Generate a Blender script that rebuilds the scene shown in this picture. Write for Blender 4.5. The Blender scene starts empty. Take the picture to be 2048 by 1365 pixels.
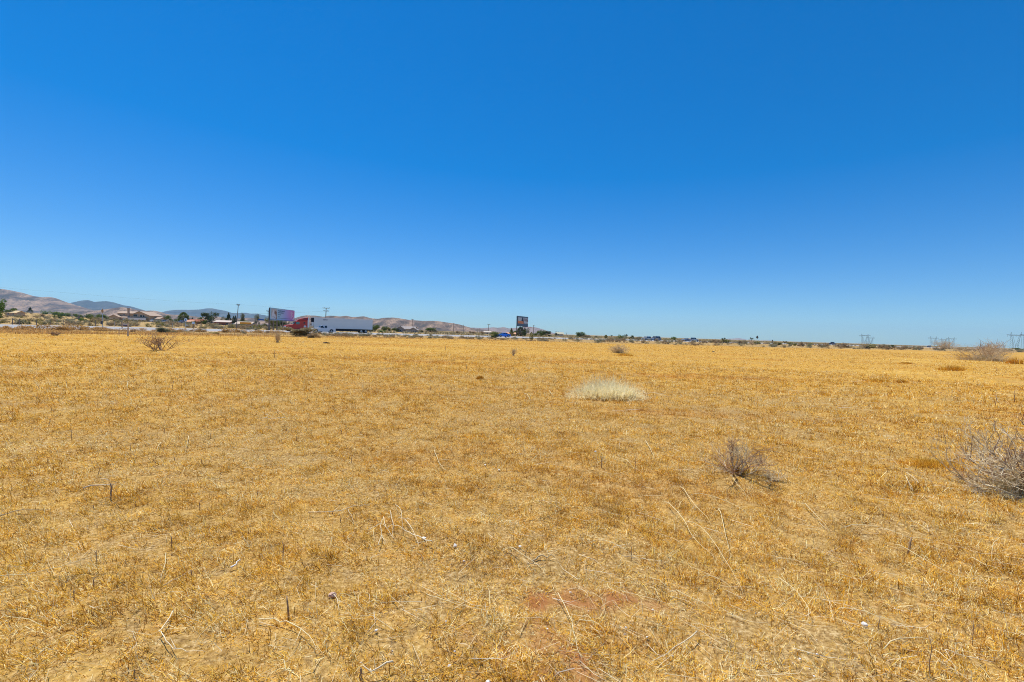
import bpy, math, random
import numpy as np
from mathutils import Vector, Matrix, Euler

# ---------------------------------------------------------------- camera, sky, sun, exposure
sc = bpy.context.scene
COL = sc.collection
F, CH = 910.0, 1.6                     # focal length in photo pixels (2048 wide), eye height
PITCH, ROLL = math.radians(1.04), math.radians(1.776)
_f = Vector((0, math.cos(PITCH), -math.sin(PITCH)))
_r0 = Vector((1, 0, 0)); _u0 = _r0.cross(_f)
_r = _r0 * math.cos(ROLL) + _u0 * math.sin(ROLL)
_u = _r.cross(_f)
cam_d = bpy.data.cameras.new('camera'); cam = bpy.data.objects.new('camera', cam_d)
COL.objects.link(cam); sc.camera = cam
cam_d.sensor_width = 36; cam_d.lens = 36 * F / 2048
cam_d.clip_start = 0.05; cam_d.clip_end = 60000
cam.matrix_world = Matrix(((_r.x, _u.x, -_f.x, 0), (_r.y, _u.y, -_f.y, 0), (_r.z, _u.z, -_f.z, CH), (0, 0, 0, 1)))

SUN_EL, SUN_AZ = math.radians(69), math.radians(-45)     # azimuth measured from +Y towards +X
world = bpy.data.worlds.new('World'); sc.world = world; world.use_nodes = True
wn = world.node_tree.nodes; wl = world.node_tree.links; wn.clear()
sky = wn.new('ShaderNodeTexSky'); sky.sky_type = 'NISHITA'; sky.sun_disc = False
sky.sun_elevation = SUN_EL; sky.sun_rotation = SUN_AZ
sky.altitude = 800; sky.air_density = 1.0; sky.dust_density = 0.3; sky.ozone_density = 4.0
hs = wn.new('ShaderNodeHueSaturation'); hs.inputs['Saturation'].default_value = 1.47
bg = wn.new('ShaderNodeBackground'); bg.inputs['Strength'].default_value = 0.143
wo = wn.new('ShaderNodeOutputWorld')
gm = wn.new('ShaderNodeGamma'); gm.inputs[1].default_value = 0.786
ml = wn.new('ShaderNodeMix'); ml.data_type = 'RGBA'; ml.blend_type = 'MULTIPLY'; ml.inputs[0].default_value = 1; ml.inputs[7].default_value = (0.655, 0.975, 1.30, 1)
wl.new(sky.outputs[0], hs.inputs['Color']); wl.new(hs.outputs[0], gm.inputs[0]); wl.new(gm.outputs[0], ml.inputs[6]); wl.new(ml.outputs[2], bg.inputs[0]); wl.new(bg.outputs[0], wo.inputs[0])
sd = bpy.data.lights.new('sun', 'SUN'); sd.energy = 4.9; sd.angle = math.radians(0.53); sd.color = (1.0, 0.94, 0.82)
sun = bpy.data.objects.new('sun', sd); COL.objects.link(sun)
_sd = Vector((math.sin(SUN_AZ) * math.cos(SUN_EL), math.cos(SUN_AZ) * math.cos(SUN_EL), math.sin(SUN_EL)))
sun.rotation_euler = _sd.to_track_quat('Z', 'Y').to_euler(); sun.location = (0, 0, 60)
sc.view_settings.view_transform = 'Standard'; sc.view_settings.look = 'None'
sc.view_settings.exposure = 0.05; sc.view_settings.gamma = 1.0
sc.cycles.max_bounces = 5; sc.cycles.diffuse_bounces = 3; sc.cycles.volume_bounces = 1
sc.cycles.transparent_max_bounces = 6
sc.cycles.filter_width = 1.0
sc.cycles.use_denoising = True; sc.cycles.denoiser = 'OPENIMAGEDENOISE'; sc.cycles.denoising_input_passes = 'RGB_ALBEDO_NORMAL'; sc.cycles.denoising_prefilter = 'NONE'

# ---------------------------------------------------------------- helpers
rnd = random.Random(7)
rng = np.random.default_rng(11)

def hor(px): return 666.0 + 0.031 * (px - 1024)
def ray(px, py): return _f + _r * ((px - 1024) / F) - _u * ((py - 682.5) / F)
def at(px, py, D):
    return Vector((0, 0, CH)) + ray(px, py) * D
def gnd(px, py):
    d = ray(px, py); t = CH / -d.z
    p = Vector((0, 0, CH)) + d * t
    return Vector((p.x, p.y, H(p.x, p.y)))
def col_at(px, D):
    """point on the terrain in the direction of photo column px, D metres ahead"""
    p = at(px, hor(px), D); return Vector((p.x, p.y, H(p.x, p.y)))

def _hash(ix, iy, s):
    n = (ix.astype(np.int64) * 374761393 + iy.astype(np.int64) * 668265263 + s * 1442695041) & 0x7fffffff
    n = ((n ^ (n >> 13)) * 1274126177) & 0x7fffffff
    return ((n ^ (n >> 16)) & 0xffff) / 65535.0
def vnoise(x, y, s=0):
    x = np.asarray(x, float); y = np.asarray(y, float)
    ix = np.floor(x); iy = np.floor(y); fx = x - ix; fy = y - iy
    fx = fx * fx * (3 - 2 * fx); fy = fy * fy * (3 - 2 * fy)
    ix = ix.astype(np.int64); iy = iy.astype(np.int64)
    a = _hash(ix, iy, s); b = _hash(ix + 1, iy, s); c = _hash(ix, iy + 1, s); d = _hash(ix + 1, iy + 1, s)
    return (a * (1 - fx) + b * fx) * (1 - fy) + (c * (1 - fx) + d * fx) * fy
def fbm(x, y, s=0, o=4):
    t = 0; a = 0.5
    for i in range(o):
        t = t + a * vnoise(x * 2 ** i, y * 2 ** i, s + i); a *= 0.5
    return t / (1 - 0.5 ** o)
def sstep(t):
    t = np.clip(t, 0, 1); return t * t * (3 - 2 * t)

# the road, as distance ahead of the near and far kerb for every photo column
def road_near(px):
    px = np.asarray(px, float)
    a = np.interp(px, [-500, -150, 0, 300, 550, 640], [46, 56, 62, 79, 100, 108])
    return np.where(px >= 640, 140 / np.maximum(0.03, 1 - 0.7 * (px - 1024) / 910), a)
def road_far(px):
    px = np.asarray(px, float)
    a = np.interp(px, [-500, -150, 0, 250, 400, 550, 640], [70, 82, 90, 109, 121, 137, 143])
    return np.where(px >= 640, 185 / np.maximum(0.03, 1 - 0.7 * (px - 1024) / 910), a)
def field_edge(px):
    return np.interp(px, [-400, 0, 300, 600, 800, 1000, 1300, 1500, 1700, 1900, 2100, 2500], [44, 50, 62, 72, 82, 92, 98, 106, 122, 150, 190, 230])

def Hn(x, y):
    x = np.asarray(x, float); y = np.asarray(y, float)
    r = np.hypot(x, y)
    z = 0.10 * (fbm(x / 2.2, y / 2.2, 3, 3) - 0.5) + 0.05 * (vnoise(x * 2.1, y * 2.1, 9) - 0.5) + 0.035 * (vnoise(x * 6, y * 6, 19) - 0.5)
    z = z * (1 - sstep((r - 25) / 30))
    z = z + 0.22 * (fbm(x / 14, y / 14, 5, 2) - 0.5) * sstep((r - 4) / 20) * (1 - sstep((r - 40) / 20))
    yy = np.maximum(y, 1.0); px = 1024 + 910 * x / yy
    fe = road_far(px)
    r1 = np.interp(px, [-600, 0, 280, 550, 650], [2.3, 1.9, 1.45, .3, 0]) * sstep((y - fe - 6) / (260 - np.minimum(fe, 200)))
    r2 = np.interp(px, [-600, 0, 60, 200, 300], [6, 5.4, 5.0, 1.5, 0]) * sstep((y - 280) / 200)
    z = z + np.where(y > 30, (r1 + r2) * (1 - sstep((y - 1400) / 1500)), 0)
    return z
def H(x, y): return float(Hn(x, y))

def mesh_obj(name, verts, faces, mat, parent=None, smooth=False):
    me = bpy.data.meshes.new(name); me.from_pydata([tuple(v) for v in verts], [], faces)
    mats = mat if isinstance(mat, (list, tuple)) else [mat]
    for m in mats: me.materials.append(m)
    if smooth:
        me.polygons.foreach_set('use_smooth', [True] * len(me.polygons))
    o = bpy.data.objects.new(name, me); COL.objects.link(o)
    if parent is not None: o.parent = parent
    return o
def empty(name, loc=(0, 0, 0), rz=0.0, scale=1.0):
    o = bpy.data.objects.new(name, None); COL.objects.link(o)
    o.location = loc; o.rotation_euler = (0, 0, rz); o.scale = (scale,) * 3; o.empty_display_size = 0.3
    return o
def tag(o, label=None, cat=None, group=None, kind=None):
    if label: o['label'] = label
    if cat: o['category'] = cat
    if group: o['group'] = group
    if kind: o['kind'] = kind
    return o
def copy_tree(o, parent=None):
    c = o.copy(); COL.objects.link(c)
    if parent is not None: c.parent = parent
    for ch in list(o.children): copy_tree(ch, c)
    return c

class MB:
    """collects shapes, then links them as one mesh object"""
    def __init__(s): s.v = []; s.f = []; s.mi = []
    def add(s, vs, fs, mi=0):
        n = len(s.v); s.v += [tuple(v) for v in vs]
        for f in fs: s.f.append([i + n for i in f]); s.mi.append(mi)
    def box(s, x0, x1, y0, y1, z0, z1, mi=0):
        s.add([(x0, y0, z0), (x1, y0, z0), (x1, y1, z0), (x0, y1, z0), (x0, y0, z1), (x1, y0, z1), (x1, y1, z1), (x0, y1, z1)],
              [(0, 3, 2, 1), (4, 5, 6, 7), (0, 1, 5, 4), (1, 2, 6, 5), (2, 3, 7, 6), (3, 0, 4, 7)], mi)
    def tube(s, pts, r0, r1=None, n=6, mi=0, cap=True):
        r1 = r0 if r1 is None else r1
        pts = [Vector(p) for p in pts]; vs = []; fs = []
        for i, p in enumerate(pts):
            a = pts[max(i - 1, 0)]; b = pts[min(i + 1, len(pts) - 1)]
            t = (b - a); t = t.normalized() if t.length > 1e-9 else Vector((0, 0, 1))
            k = Vector((0, 0, 1)) if abs(t.z) < 0.9 else Vector((1, 0, 0))
            u = t.cross(k).normalized(); w = t.cross(u)
            r = r0 + (r1 - r0) * i / max(1, len(pts) - 1)
            for j in range(n):
                an = 2 * math.pi * j / n
                vs.append(p + u * (r * math.cos(an)) + w * (r * math.sin(an)))
        for i in range(len(pts) - 1):
            for j in range(n):
                fs.append((i * n + j, i * n + (j + 1) % n, (i + 1) * n + (j + 1) % n, (i + 1) * n + j))
        if cap:
            fs.append(tuple(range(n - 1, -1, -1))); m = (len(pts) - 1) * n; fs.append(tuple(range(m, m + n)))
        s.add(vs, fs, mi)
    def loft(s, secs, mi=0, closed=True):
        n = len(secs[0]); vs = [p for q in secs for p in q]; fs = []
        for i in range(len(secs) - 1):
            for j in range(n if closed else n - 1):
                fs.append((i * n + j, i * n + (j + 1) % n, (i + 1) * n + (j + 1) % n, (i + 1) * n + j))
        if closed:
            fs.append(tuple(range(n - 1, -1, -1))); m = (len(secs) - 1) * n; fs.append(tuple(range(m, m + n)))
        s.add(vs, fs, mi)
    def disc_y(s, cx, cy, cz, r, w, n=18, mi=0):
        """cylinder with its axis along y"""
        s.tube([(cx, cy - w / 2, cz), (cx, cy + w / 2, cz)], r, r, n, mi)
    def quad(s, a, b, c, d, mi=0): s.add([a, b, c, d], [(0, 1, 2, 3)], mi)
    def build(s, name, mat, parent=None, smooth=False):
        o = mesh_obj(name, s.v, s.f, mat, parent, smooth)
        if isinstance(mat, (list, tuple)): o.data.polygons.foreach_set('material_index', s.mi)
        return o

# ---------------------------------------------------------------- materials
def nt(name):
    m = bpy.data.materials.new(name); m.use_nodes = True
    n = m.node_tree.nodes; l = m.node_tree.links
    return m, n, l, n['Principled BSDF']
def mapped(n, l, scale=(1, 1, 1)):
    g = n.new('ShaderNodeNewGeometry'); mp = n.new('ShaderNodeMapping'); mp.inputs['Scale'].default_value = scale
    l.new(g.outputs['Position'], mp.inputs['Vector']); return mp.outputs[0]
def noise_n(n, l, vec, scale, detail=3, rough=0.6):
    t = n.new('ShaderNodeTexNoise'); t.inputs['Scale'].default_value = scale
    t.inputs['Detail'].default_value = detail; t.inputs['Roughness'].default_value = rough
    l.new(vec, t.inputs['Vector']); return t.outputs['Fac']
def ramp_n(n, l, fac, stops):
    r = n.new('ShaderNodeValToRGB'); e = r.color_ramp.elements
    while len(e) > 1: e.remove(e[-1])
    e[0].position = stops[0][0]; e[0].color = (*stops[0][1], 1)
    for p, c in stops[1:]:
        q = e.new(p); q.color = (*c, 1)
    l.new(fac, r.inputs[0]); return r.outputs[0]
def math_n(n, l, op, a, b=None, c=None, clamp=False):
    m = n.new('ShaderNodeMath'); m.operation = op; m.use_clamp = clamp
    for i, v in enumerate((a, b, c)):
        if v is None: continue
        if isinstance(v, (int, float)): m.inputs[i].default_value = v
        else: l.new(v, m.inputs[i])
    return m.outputs[0]
def mix_n(n, l, fac, a, b, mode='MIX'):
    m = n.new('ShaderNodeMix'); m.data_type = 'RGBA'; m.blend_type = mode
    if isinstance(fac, (int, float)): m.inputs[0].default_value = fac
    else: l.new(fac, m.inputs[0])
    for i, v in ((6, a), (7, b)):
        if isinstance(v, tuple): m.inputs[i].default_value = (*v, 1)
        else: l.new(v, m.inputs[i])
    return m.outputs[2]
def simple(name, c, rough=0.7, var=0.12, scale=3.0, metal=0.0, spec=0.3):
    """object colour with a little procedural unevenness"""
    m, n, l, b = nt(name)
    tc = n.new('ShaderNodeTexCoord')
    f = noise_n(n, l, tc.outputs['Object'], scale, 4)
    lo = tuple(max(0, x * (1 - var)) for x in c); hi = tuple(min(1, x * (1 + var)) for x in c)
    l.new(ramp_n(n, l, f, [(0.3, lo), (0.7, hi)]), b.inputs['Base Color'])
    b.inputs['Roughness'].default_value = rough; b.inputs['Metallic'].default_value = metal
    b.inputs['Specular IOR Level'].default_value = spec
    return m

def patch_mix(n, l, base):
    """field-wide drifts of golden, rusty and bleached straw, laid over base in world space"""
    v = mapped(n, l, (1, 1, 0.2))
    vs = mapped(n, l, (0.35, 1.0, 0.2))
    a = noise_n(n, l, v, 0.9, 4, 0.65)
    b_ = noise_n(n, l, vs, 0.30, 5, 0.62)
    c = noise_n(n, l, v, 3.5, 3, 0.6)
    rust = math_n(n, l, 'MULTIPLY', math_n(n, l, 'SUBTRACT', b_, 0.53), 6.0, clamp=True)
    o = mix_n(n, l, math_n(n, l, 'MULTIPLY', rust, 0.55), base, (0.52, 0.205, 0.03))
    st = noise_n(n, l, mapped(n, l, (0.10, 0.42, 0.2)), 0.35, 5, 0.65)
    o = mix_n(n, l, math_n(n, l, 'MULTIPLY', math_n(n, l, 'MULTIPLY', math_n(n, l, 'SUBTRACT', st, 0.55), 9.0, clamp=True), 0.55), o, (0.46, 0.19, 0.03))
    o = mix_n(n, l, math_n(n, l, 'MULTIPLY', math_n(n, l, 'MULTIPLY', math_n(n, l, 'SUBTRACT', 0.44, st), 9.0, clamp=True), 0.4), o, (0.80, 0.53, 0.13))
    gold = math_n(n, l, 'MULTIPLY', math_n(n, l, 'SUBTRACT', a, 0.54), 6.0, clamp=True)
    o = mix_n(n, l, math_n(n, l, 'MULTIPLY', gold, 0.5), o, (0.72, 0.44, 0.09))
    pale = math_n(n, l, 'MULTIPLY', math_n(n, l, 'SUBTRACT', 0.43, a), 7.0, clamp=True)
    o = mix_n(n, l, math_n(n, l, 'MULTIPLY', pale, 0.5), o, (0.70, 0.48, 0.18))
    k = math_n(n, l, 'ADD', math_n(n, l, 'MULTIPLY', c, 0.8), 0.62)
    cm = n.new('ShaderNodeCombineColor'); [l.new(k, cm.inputs[i]) for i in range(3)]
    return mix_n(n, l, 1.0, o, cm.outputs[0], 'MULTIPLY')

def straw_mat(name, stops, patches=True, trans=0.12):
    m, n, l, b = nt(name)
    at_ = n.new('ShaderNodeAttribute'); at_.attribute_name = 'tint'
    c = ramp_n(n, l, at_.outputs['Fac'], stops)
    if patches: c = patch_mix(n, l, c)
    l.new(c, b.inputs['Base Color']); b.inputs['Roughness'].default_value = 0.75
    b.inputs['Specular IOR Level'].default_value = 0.03
    tr = n.new('ShaderNodeBsdfTranslucent'); l.new(c, tr.inputs[0])
    mx = n.new('ShaderNodeMixShader'); mx.inputs[0].default_value = trans
    l.new(b.outputs[0], mx.inputs[1]); l.new(tr.outputs[0], mx.inputs[2])
    l.new(mx.outputs[0], n['Material Output'].inputs[0])
    return m

M = {}
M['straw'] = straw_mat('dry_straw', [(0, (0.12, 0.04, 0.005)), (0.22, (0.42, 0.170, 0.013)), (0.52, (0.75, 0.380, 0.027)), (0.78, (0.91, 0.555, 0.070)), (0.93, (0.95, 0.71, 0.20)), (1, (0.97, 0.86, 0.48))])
M['white_straw'] = straw_mat('bleached_grass', [(0, (0.60, 0.42, 0.14)), (0.4, (0.93, 0.76, 0.36)), (1, (0.98, 0.90, 0.60))], False, 0.5)
M['pale_straw'] = straw_mat('pale_straw', [(0, (0.42, 0.30, 0.13)), (0.4, (0.74, 0.60, 0.33)), (0.8, (0.88, 0.80, 0.58)), (1, (0.94, 0.90, 0.76))], False, 0.35)

# soil under the straw
m, n, l, b = nt('ground_soil')
v = mapped(n, l)
fine = noise_n(n, l, v, 38, 5, 0.7)
mid = noise_n(n, l, v, 7, 4, 0.6)
soil = ramp_n(n, l, fine, [(0.34, (0.13, 0.08, 0.035)), (0.48, (0.33, 0.21, 0.085)), (0.6, (0.55, 0.385, 0.175)), (0.72, (0.80, 0.67, 0.43))])
straw = ramp_n(n, l, noise_n(n, l, mapped(n, l, (1, 1.6, 1)), 22, 6, 0.75), [(0.34, (0.26, 0.12, 0.022)), (0.5, (0.54, 0.30, 0.055)), (0.66, (0.76, 0.50, 0.14))])
straw = patch_mix(n, l, straw)
za = n.new('ShaderNodeAttribute'); za.attribute_name = 'zone'     # r: straw cover, g: red soil, b: scrub land
sx = n.new('ShaderNodeSeparateColor'); l.new(za.outputs['Color'], sx.inputs[0])
cov = math_n(n, l, 'ADD', sx.outputs[0], math_n(n, l, 'MULTIPLY', math_n(n, l, 'SUBTRACT', mid, 0.5), 0.8), clamp=True)
c = mix_n(n, l, cov, soil, straw)
c = mix_n(n, l, math_n(n, l, 'MULTIPLY', sx.outputs[1], math_n(n, l, 'ADD', fine, 0.6), clamp=True), c, (0.36, 0.135, 0.048))
scr = ramp_n(n, l, noise_n(n, l, mapped(n, l, (1, 1, 1)), 0.22, 6, 0.7), [(0.34, (0.17, 0.14, 0.08)), (0.46, (0.42, 0.275, 0.11)), (0.58, (0.50, 0.345, 0.15)), (0.68, (0.28, 0.22, 0.14))])
c = mix_n(n, l, sx.outputs[2], c, scr)
l.new(c, b.inputs['Base Color']); b.inputs['Roughness'].default_value = 0.95; b.inputs['Specular IOR Level'].default_value = 0.02
bp = n.new('ShaderNodeBump'); bp.inputs['Strength'].default_value = 0.6; bp.inputs['Distance'].default_value = 0.012
l.new(fine, bp.inputs['Height']); l.new(bp.outputs[0], b.inputs['Normal'])
M['ground'] = m

def mountain_mat(name, stops, scale, dots, dotc):
    m, n, l, b = nt(name)
    v = mapped(n, l, (1, .38, .45))
    c = ramp_n(n, l, noise_n(n, l, v, scale, 7, 0.68), stops)
    w = n.new('ShaderNodeTexVoronoi'); w.inputs['Scale'].default_value = dots; l.new(v, w.inputs['Vector'])
    big = noise_n(n, l, v, scale * 2.5, 5, 0.6)
    thr = math_n(n, l, 'MULTIPLY', math_n(n, l, 'SUBTRACT', big, 0.16), 1.35)
    d = math_n(n, l, 'MULTIPLY', math_n(n, l, 'SUBTRACT', thr, w.outputs['Distance']), 8, clamp=True)
    c = mix_n(n, l, math_n(n, l, 'MULTIPLY', d, 0.5), c, dotc)
    l.new(c, b.inputs['Base Color']); b.inputs['Roughness'].default_value = 1.0; b.inputs['Specular IOR Level'].default_value = 0.05
    return m
M['hill_pink'] = mountain_mat('pink_brown_hillside', [(0.37, (0.085, 0.065, 0.055)), (0.49, (0.21, 0.14, 0.10)), (0.62, (0.44, 0.29, 0.19))], 0.012, 0.16, (0.06, 0.06, 0.055))
M['hill_blue'] = mountain_mat('haze_tinted_forest_mountain', [(0.3, (0.035, 0.045, 0.05)), (0.6, (0.08, 0.085, 0.085)), (0.75, (0.18, 0.15, 0.13))], 0.005, 0.05, (0.03, 0.04, 0.05))  # dark forest colours shifted to blue, painting in part of the distance haze
M['hill_far'] = mountain_mat('far_mauve_hillside', [(0.3, (0.20, 0.14, 0.12)), (0.7, (0.38, 0.26, 0.21))], 0.006, 0.06, (0.12, 0.12, 0.11))

# road
m, n, l, b = nt('sun_bleached_asphalt')
v = mapped(n, l)
c = ramp_n(n, l, noise_n(n, l, v, 0.35, 7, 0.7), [(0.3, (0.29, 0.285, 0.285)), (0.7, (0.38, 0.375, 0.375))])
l.new(c, b.inputs['Base Color']); b.inputs['Roughness'].default_value = 0.85
M['asphalt'] = m
M['white_paint'] = simple('road_paint', (0.75, 0.75, 0.72), 0.6, 0.15)
M['yellow_paint'] = simple('yellow_road_paint', (0.72, 0.48, 0.08), 0.6, 0.15)

def leaf(name, lo, mid_, hi, trans=0.25):
    return straw_mat(name, [(0, lo), (0.55, mid_), (1, hi)], False, trans)
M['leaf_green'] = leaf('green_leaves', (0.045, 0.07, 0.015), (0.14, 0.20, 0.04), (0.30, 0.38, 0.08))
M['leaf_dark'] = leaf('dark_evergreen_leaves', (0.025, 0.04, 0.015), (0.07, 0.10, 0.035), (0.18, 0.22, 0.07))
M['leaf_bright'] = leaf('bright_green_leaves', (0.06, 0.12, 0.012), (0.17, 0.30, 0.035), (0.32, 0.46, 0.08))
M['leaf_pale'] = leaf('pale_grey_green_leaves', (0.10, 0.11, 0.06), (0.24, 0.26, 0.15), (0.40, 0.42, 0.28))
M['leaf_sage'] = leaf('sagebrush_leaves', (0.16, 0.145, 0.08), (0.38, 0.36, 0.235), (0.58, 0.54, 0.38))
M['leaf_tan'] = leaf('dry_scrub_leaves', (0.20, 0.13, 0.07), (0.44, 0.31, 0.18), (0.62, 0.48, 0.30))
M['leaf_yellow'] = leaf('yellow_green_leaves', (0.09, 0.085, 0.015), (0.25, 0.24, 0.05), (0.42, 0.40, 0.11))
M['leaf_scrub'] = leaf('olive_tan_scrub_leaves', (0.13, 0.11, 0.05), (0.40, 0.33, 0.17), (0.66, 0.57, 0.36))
M['leaf_rust'] = leaf('rusty_weed_leaves', (0.34, 0.18, 0.06), (0.62, 0.38, 0.14), (0.76, 0.54, 0.24))
M['bark'] = simple('bark', (0.14, 0.095, 0.06), 0.9, 0.3)
M['twig_grey'] = simple('weathered_grey_twigs', (0.58, 0.45, 0.26), 0.85, 0.35, 9, spec=0.05)
M['twig_dark'] = simple('dark_brown_twigs', (0.34, 0.22, 0.14), 0.85, 0.35, 5, spec=0.05)
M['twig_tan'] = simple('tan_twigs', (0.60, 0.46, 0.30), 0.85, 0.25, 9, spec=0.05)
M['stick_pale'] = simple('bleached_stick', (0.82, 0.69, 0.46), 0.8, 0.18, 20, spec=0.05)
M['straw_stem'] = simple('long_straw_stem', (0.84, 0.70, 0.40), 0.7, 0.12, 20, spec=0.05)
M['stub'] = simple('brown_weed_stub', (0.40, 0.26, 0.14), 0.9, 0.35, 30)
M['stone_white'] = simple('white_stone', (0.80, 0.77, 0.71), 0.8, 0.15, 30)
M['stone_pink'] = simple('pinkish_stone', (0.62, 0.42, 0.32), 0.8, 0.15, 30)
M['pebble'] = simple('pale_pebbles', (0.68, 0.61, 0.50), 0.85, 0.2, 5)
M['wood_pole'] = simple('weathered_pole_wood', (0.23, 0.19, 0.16), 0.9, 0.25, 2)
M['wood_light'] = simple('light_post_wood', (0.52, 0.43, 0.34), 0.85, 0.2, 4)
M['steel'] = simple('galvanised_steel', (0.42, 0.44, 0.46), 0.5, 0.1, 1, 0.4)
M['steel_dark'] = simple('dark_steel', (0.07, 0.07, 0.075), 0.6, 0.15, 2)
M['pylon'] = simple('pylon_steel', (0.20, 0.24, 0.27), 0.6, 0.1, 0.1)
M['tyre'] = simple('tyre_rubber', (0.025, 0.025, 0.027), 0.85, 0.2, 6)
M['rim'] = simple('alloy_rim', (0.45, 0.46, 0.48), 0.35, 0.1, 6, 0.8)
M['glass'] = simple('dark_window_glass', (0.03, 0.045, 0.055), 0.25, 0.05, 2, 0, 0.3)
M['glass_teal'] = simple('teal_tinted_windscreen', (0.05, 0.20, 0.21), 0.12, 0.1, 2, 0, 0.7)
M['car_white'] = simple('white_car_paint', (0.60, 0.61, 0.63), 0.28, 0.03, 2, 0, 0.5)
M['car_blue'] = simple('bright_blue_car_paint', (0.015, 0.17, 0.70), 0.25, 0.05, 2, 0, 0.5)
M['car_silver'] = simple('silver_car_paint', (0.45, 0.47, 0.50), 0.3, 0.04, 2, 0.5, 0.5)
M['car_grey'] = simple('slate_car_paint', (0.22, 0.25, 0.31), 0.3, 0.04, 2, 0.4, 0.5)
M['car_dark'] = simple('dark_blue_car_paint', (0.03, 0.05, 0.10), 0.3, 0.04, 2, 0.2, 0.5)
M['truck_red'] = simple('dark_red_truck_paint', (0.50, 0.030, 0.018), 0.3, 0.06, 1.5, 0, 0.5)
M['truck_stripe'] = simple('navy_stripe_paint', (0.035, 0.03, 0.09), 0.4, 0.06, 2)
M['chrome'] = simple('chrome', (0.75, 0.76, 0.78), 0.2, 0.05, 2, 1.0)
M['trailer'] = simple('white_trailer_panels', (0.69, 0.68, 0.65), 0.45, 0.03, 0.4, 0, 0.4)
M['trailer_rail'] = simple('trailer_rail_aluminium', (0.70, 0.70, 0.68), 0.4, 0.05, 2, 0.3)
M['black'] = simple('matt_black', (0.02, 0.02, 0.025), 0.7, 0.1, 2)
M['amber'] = simple('amber_lens', (0.8, 0.25, 0.04), 0.3, 0.1, 2)
M['red_lens'] = simple('red_lens', (0.5, 0.03, 0.03), 0.3, 0.1, 2)
M['lens'] = simple('headlight_lens', (0.75, 0.77, 0.8), 0.15, 0.05, 2)
M['stucco'] = simple('tan_stucco', (0.52, 0.36, 0.22), 0.9, 0.08, 0.8)
M['stucco_pale'] = simple('pale_stucco', (0.60, 0.52, 0.42), 0.9, 0.08, 0.8)
M['roof_tile'] = simple('light_brown_roof_tiles', (0.46, 0.34, 0.25), 0.9, 0.15, 2.5)
M['roof_grey'] = simple('grey_roof_shingles', (0.34, 0.30, 0.28), 0.9, 0.15, 2.5)
M['roof_red'] = simple('brick_red_roof', (0.36, 0.12, 0.07), 0.9, 0.2, 1.5)
M['wall_red'] = simple('dark_red_brick_wall', (0.26, 0.10, 0.07), 0.9, 0.2, 2)
M['wall_white'] = simple('white_painted_wall', (0.74, 0.73, 0.74), 0.8, 0.05, 1)
M['wall_grey'] = simple('grey_block_wall', (0.30, 0.28, 0.27), 0.9, 0.12, 1)
M['salmon'] = simple('salmon_wall', (0.66, 0.36, 0.22), 0.9, 0.1, 1)
M['canopy'] = simple('orange_yellow_canopy', (0.80, 0.36, 0.03), 0.7, 0.08, 1)
M['sign_orange'] = simple('faded_orange_sign', (0.55, 0.26, 0.09), 0.7, 0.15, 4)
M['sign_back'] = simple('bare_aluminium_sign_back', (0.68, 0.72, 0.76), 0.5, 0.08, 4)
M['sign_blue'] = simple('dark_blue_plaque', (0.08, 0.09, 0.19), 0.6, 0.1, 4)
M['tarp_blue'] = simple('blue_panel', (0.02, 0.13, 0.42), 0.6, 0.1, 0.5)

# ---------------------------------------------------------------- the ground
RED = gnd(1120, 1290); RED2 = gnd(1190, 1195)
def bare(x, y):
    """0..1, how bare the soil is"""
    x = np.asarray(x, float); y = np.asarray(y, float)
    a = fbm(x / 1.3 + 40, y / 0.8, 31, 4)
    b_ = sstep((a - 0.56) / 0.16)
    c = fbm(x / 5 + 9, y / 3.2 + 3, 77, 3)
    b_ = np.maximum(b_ * 0.6, sstep((c - 0.62) / 0.12) * 0.45)
    b_ = np.maximum(b_, 0.7 * sstep((vnoise(x * 9, y * 9, 66) * .6 + vnoise(x * 23, y * 23, 67) * .4 - .66) / .12))
    for (px, py, rx, ry) in [(740, 985, .9, .28), (1010, 935, .8, .22), (1010, 1040, .3, .35), (1750, 1045, .5, .3), (60, 1035, .8, .3), (420, 955, .5, .25), (1340, 905, .6, .3), (1060, 1100, .22, .25), (640, 1200, .35, .25), (860, 1240, .3, .2), (1600, 1290, .3, .2)]:
        g = _bp[(px, py)]
        d = ((x - g[0]) / rx) ** 2 + ((y - g[1]) / ry) ** 2
        b_ = np.maximum(b_, 0.62 * sstep(1.2 - d + (a - .5) * 4) * (0.3 + a))
    return np.clip(b_, 0, 1)
_bp = {}
for (px, py) in [(740, 985), (1010, 935), (1010, 1040), (1750, 1045), (60, 1035), (420, 955), (1340, 905), (1060, 1100), (640, 1200), (860, 1240), (1600, 1290)]:
    q = gnd(px, py); _bp[(px, py)] = (q.x, q.y)
def redness(x, y):
    nn = fbm(np.asarray(x) * 5, np.asarray(y) * 5, 51, 4)
    d = np.minimum(((x - RED.x) / .42) ** 2 + ((y - RED.y) / .30) ** 2, ((x - RED2.x) / .44) ** 2 + ((y - RED2.y) / .20) ** 2)
    return sstep((1.1 - d + (nn - .5) * 5.5) / 2.2)

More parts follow.
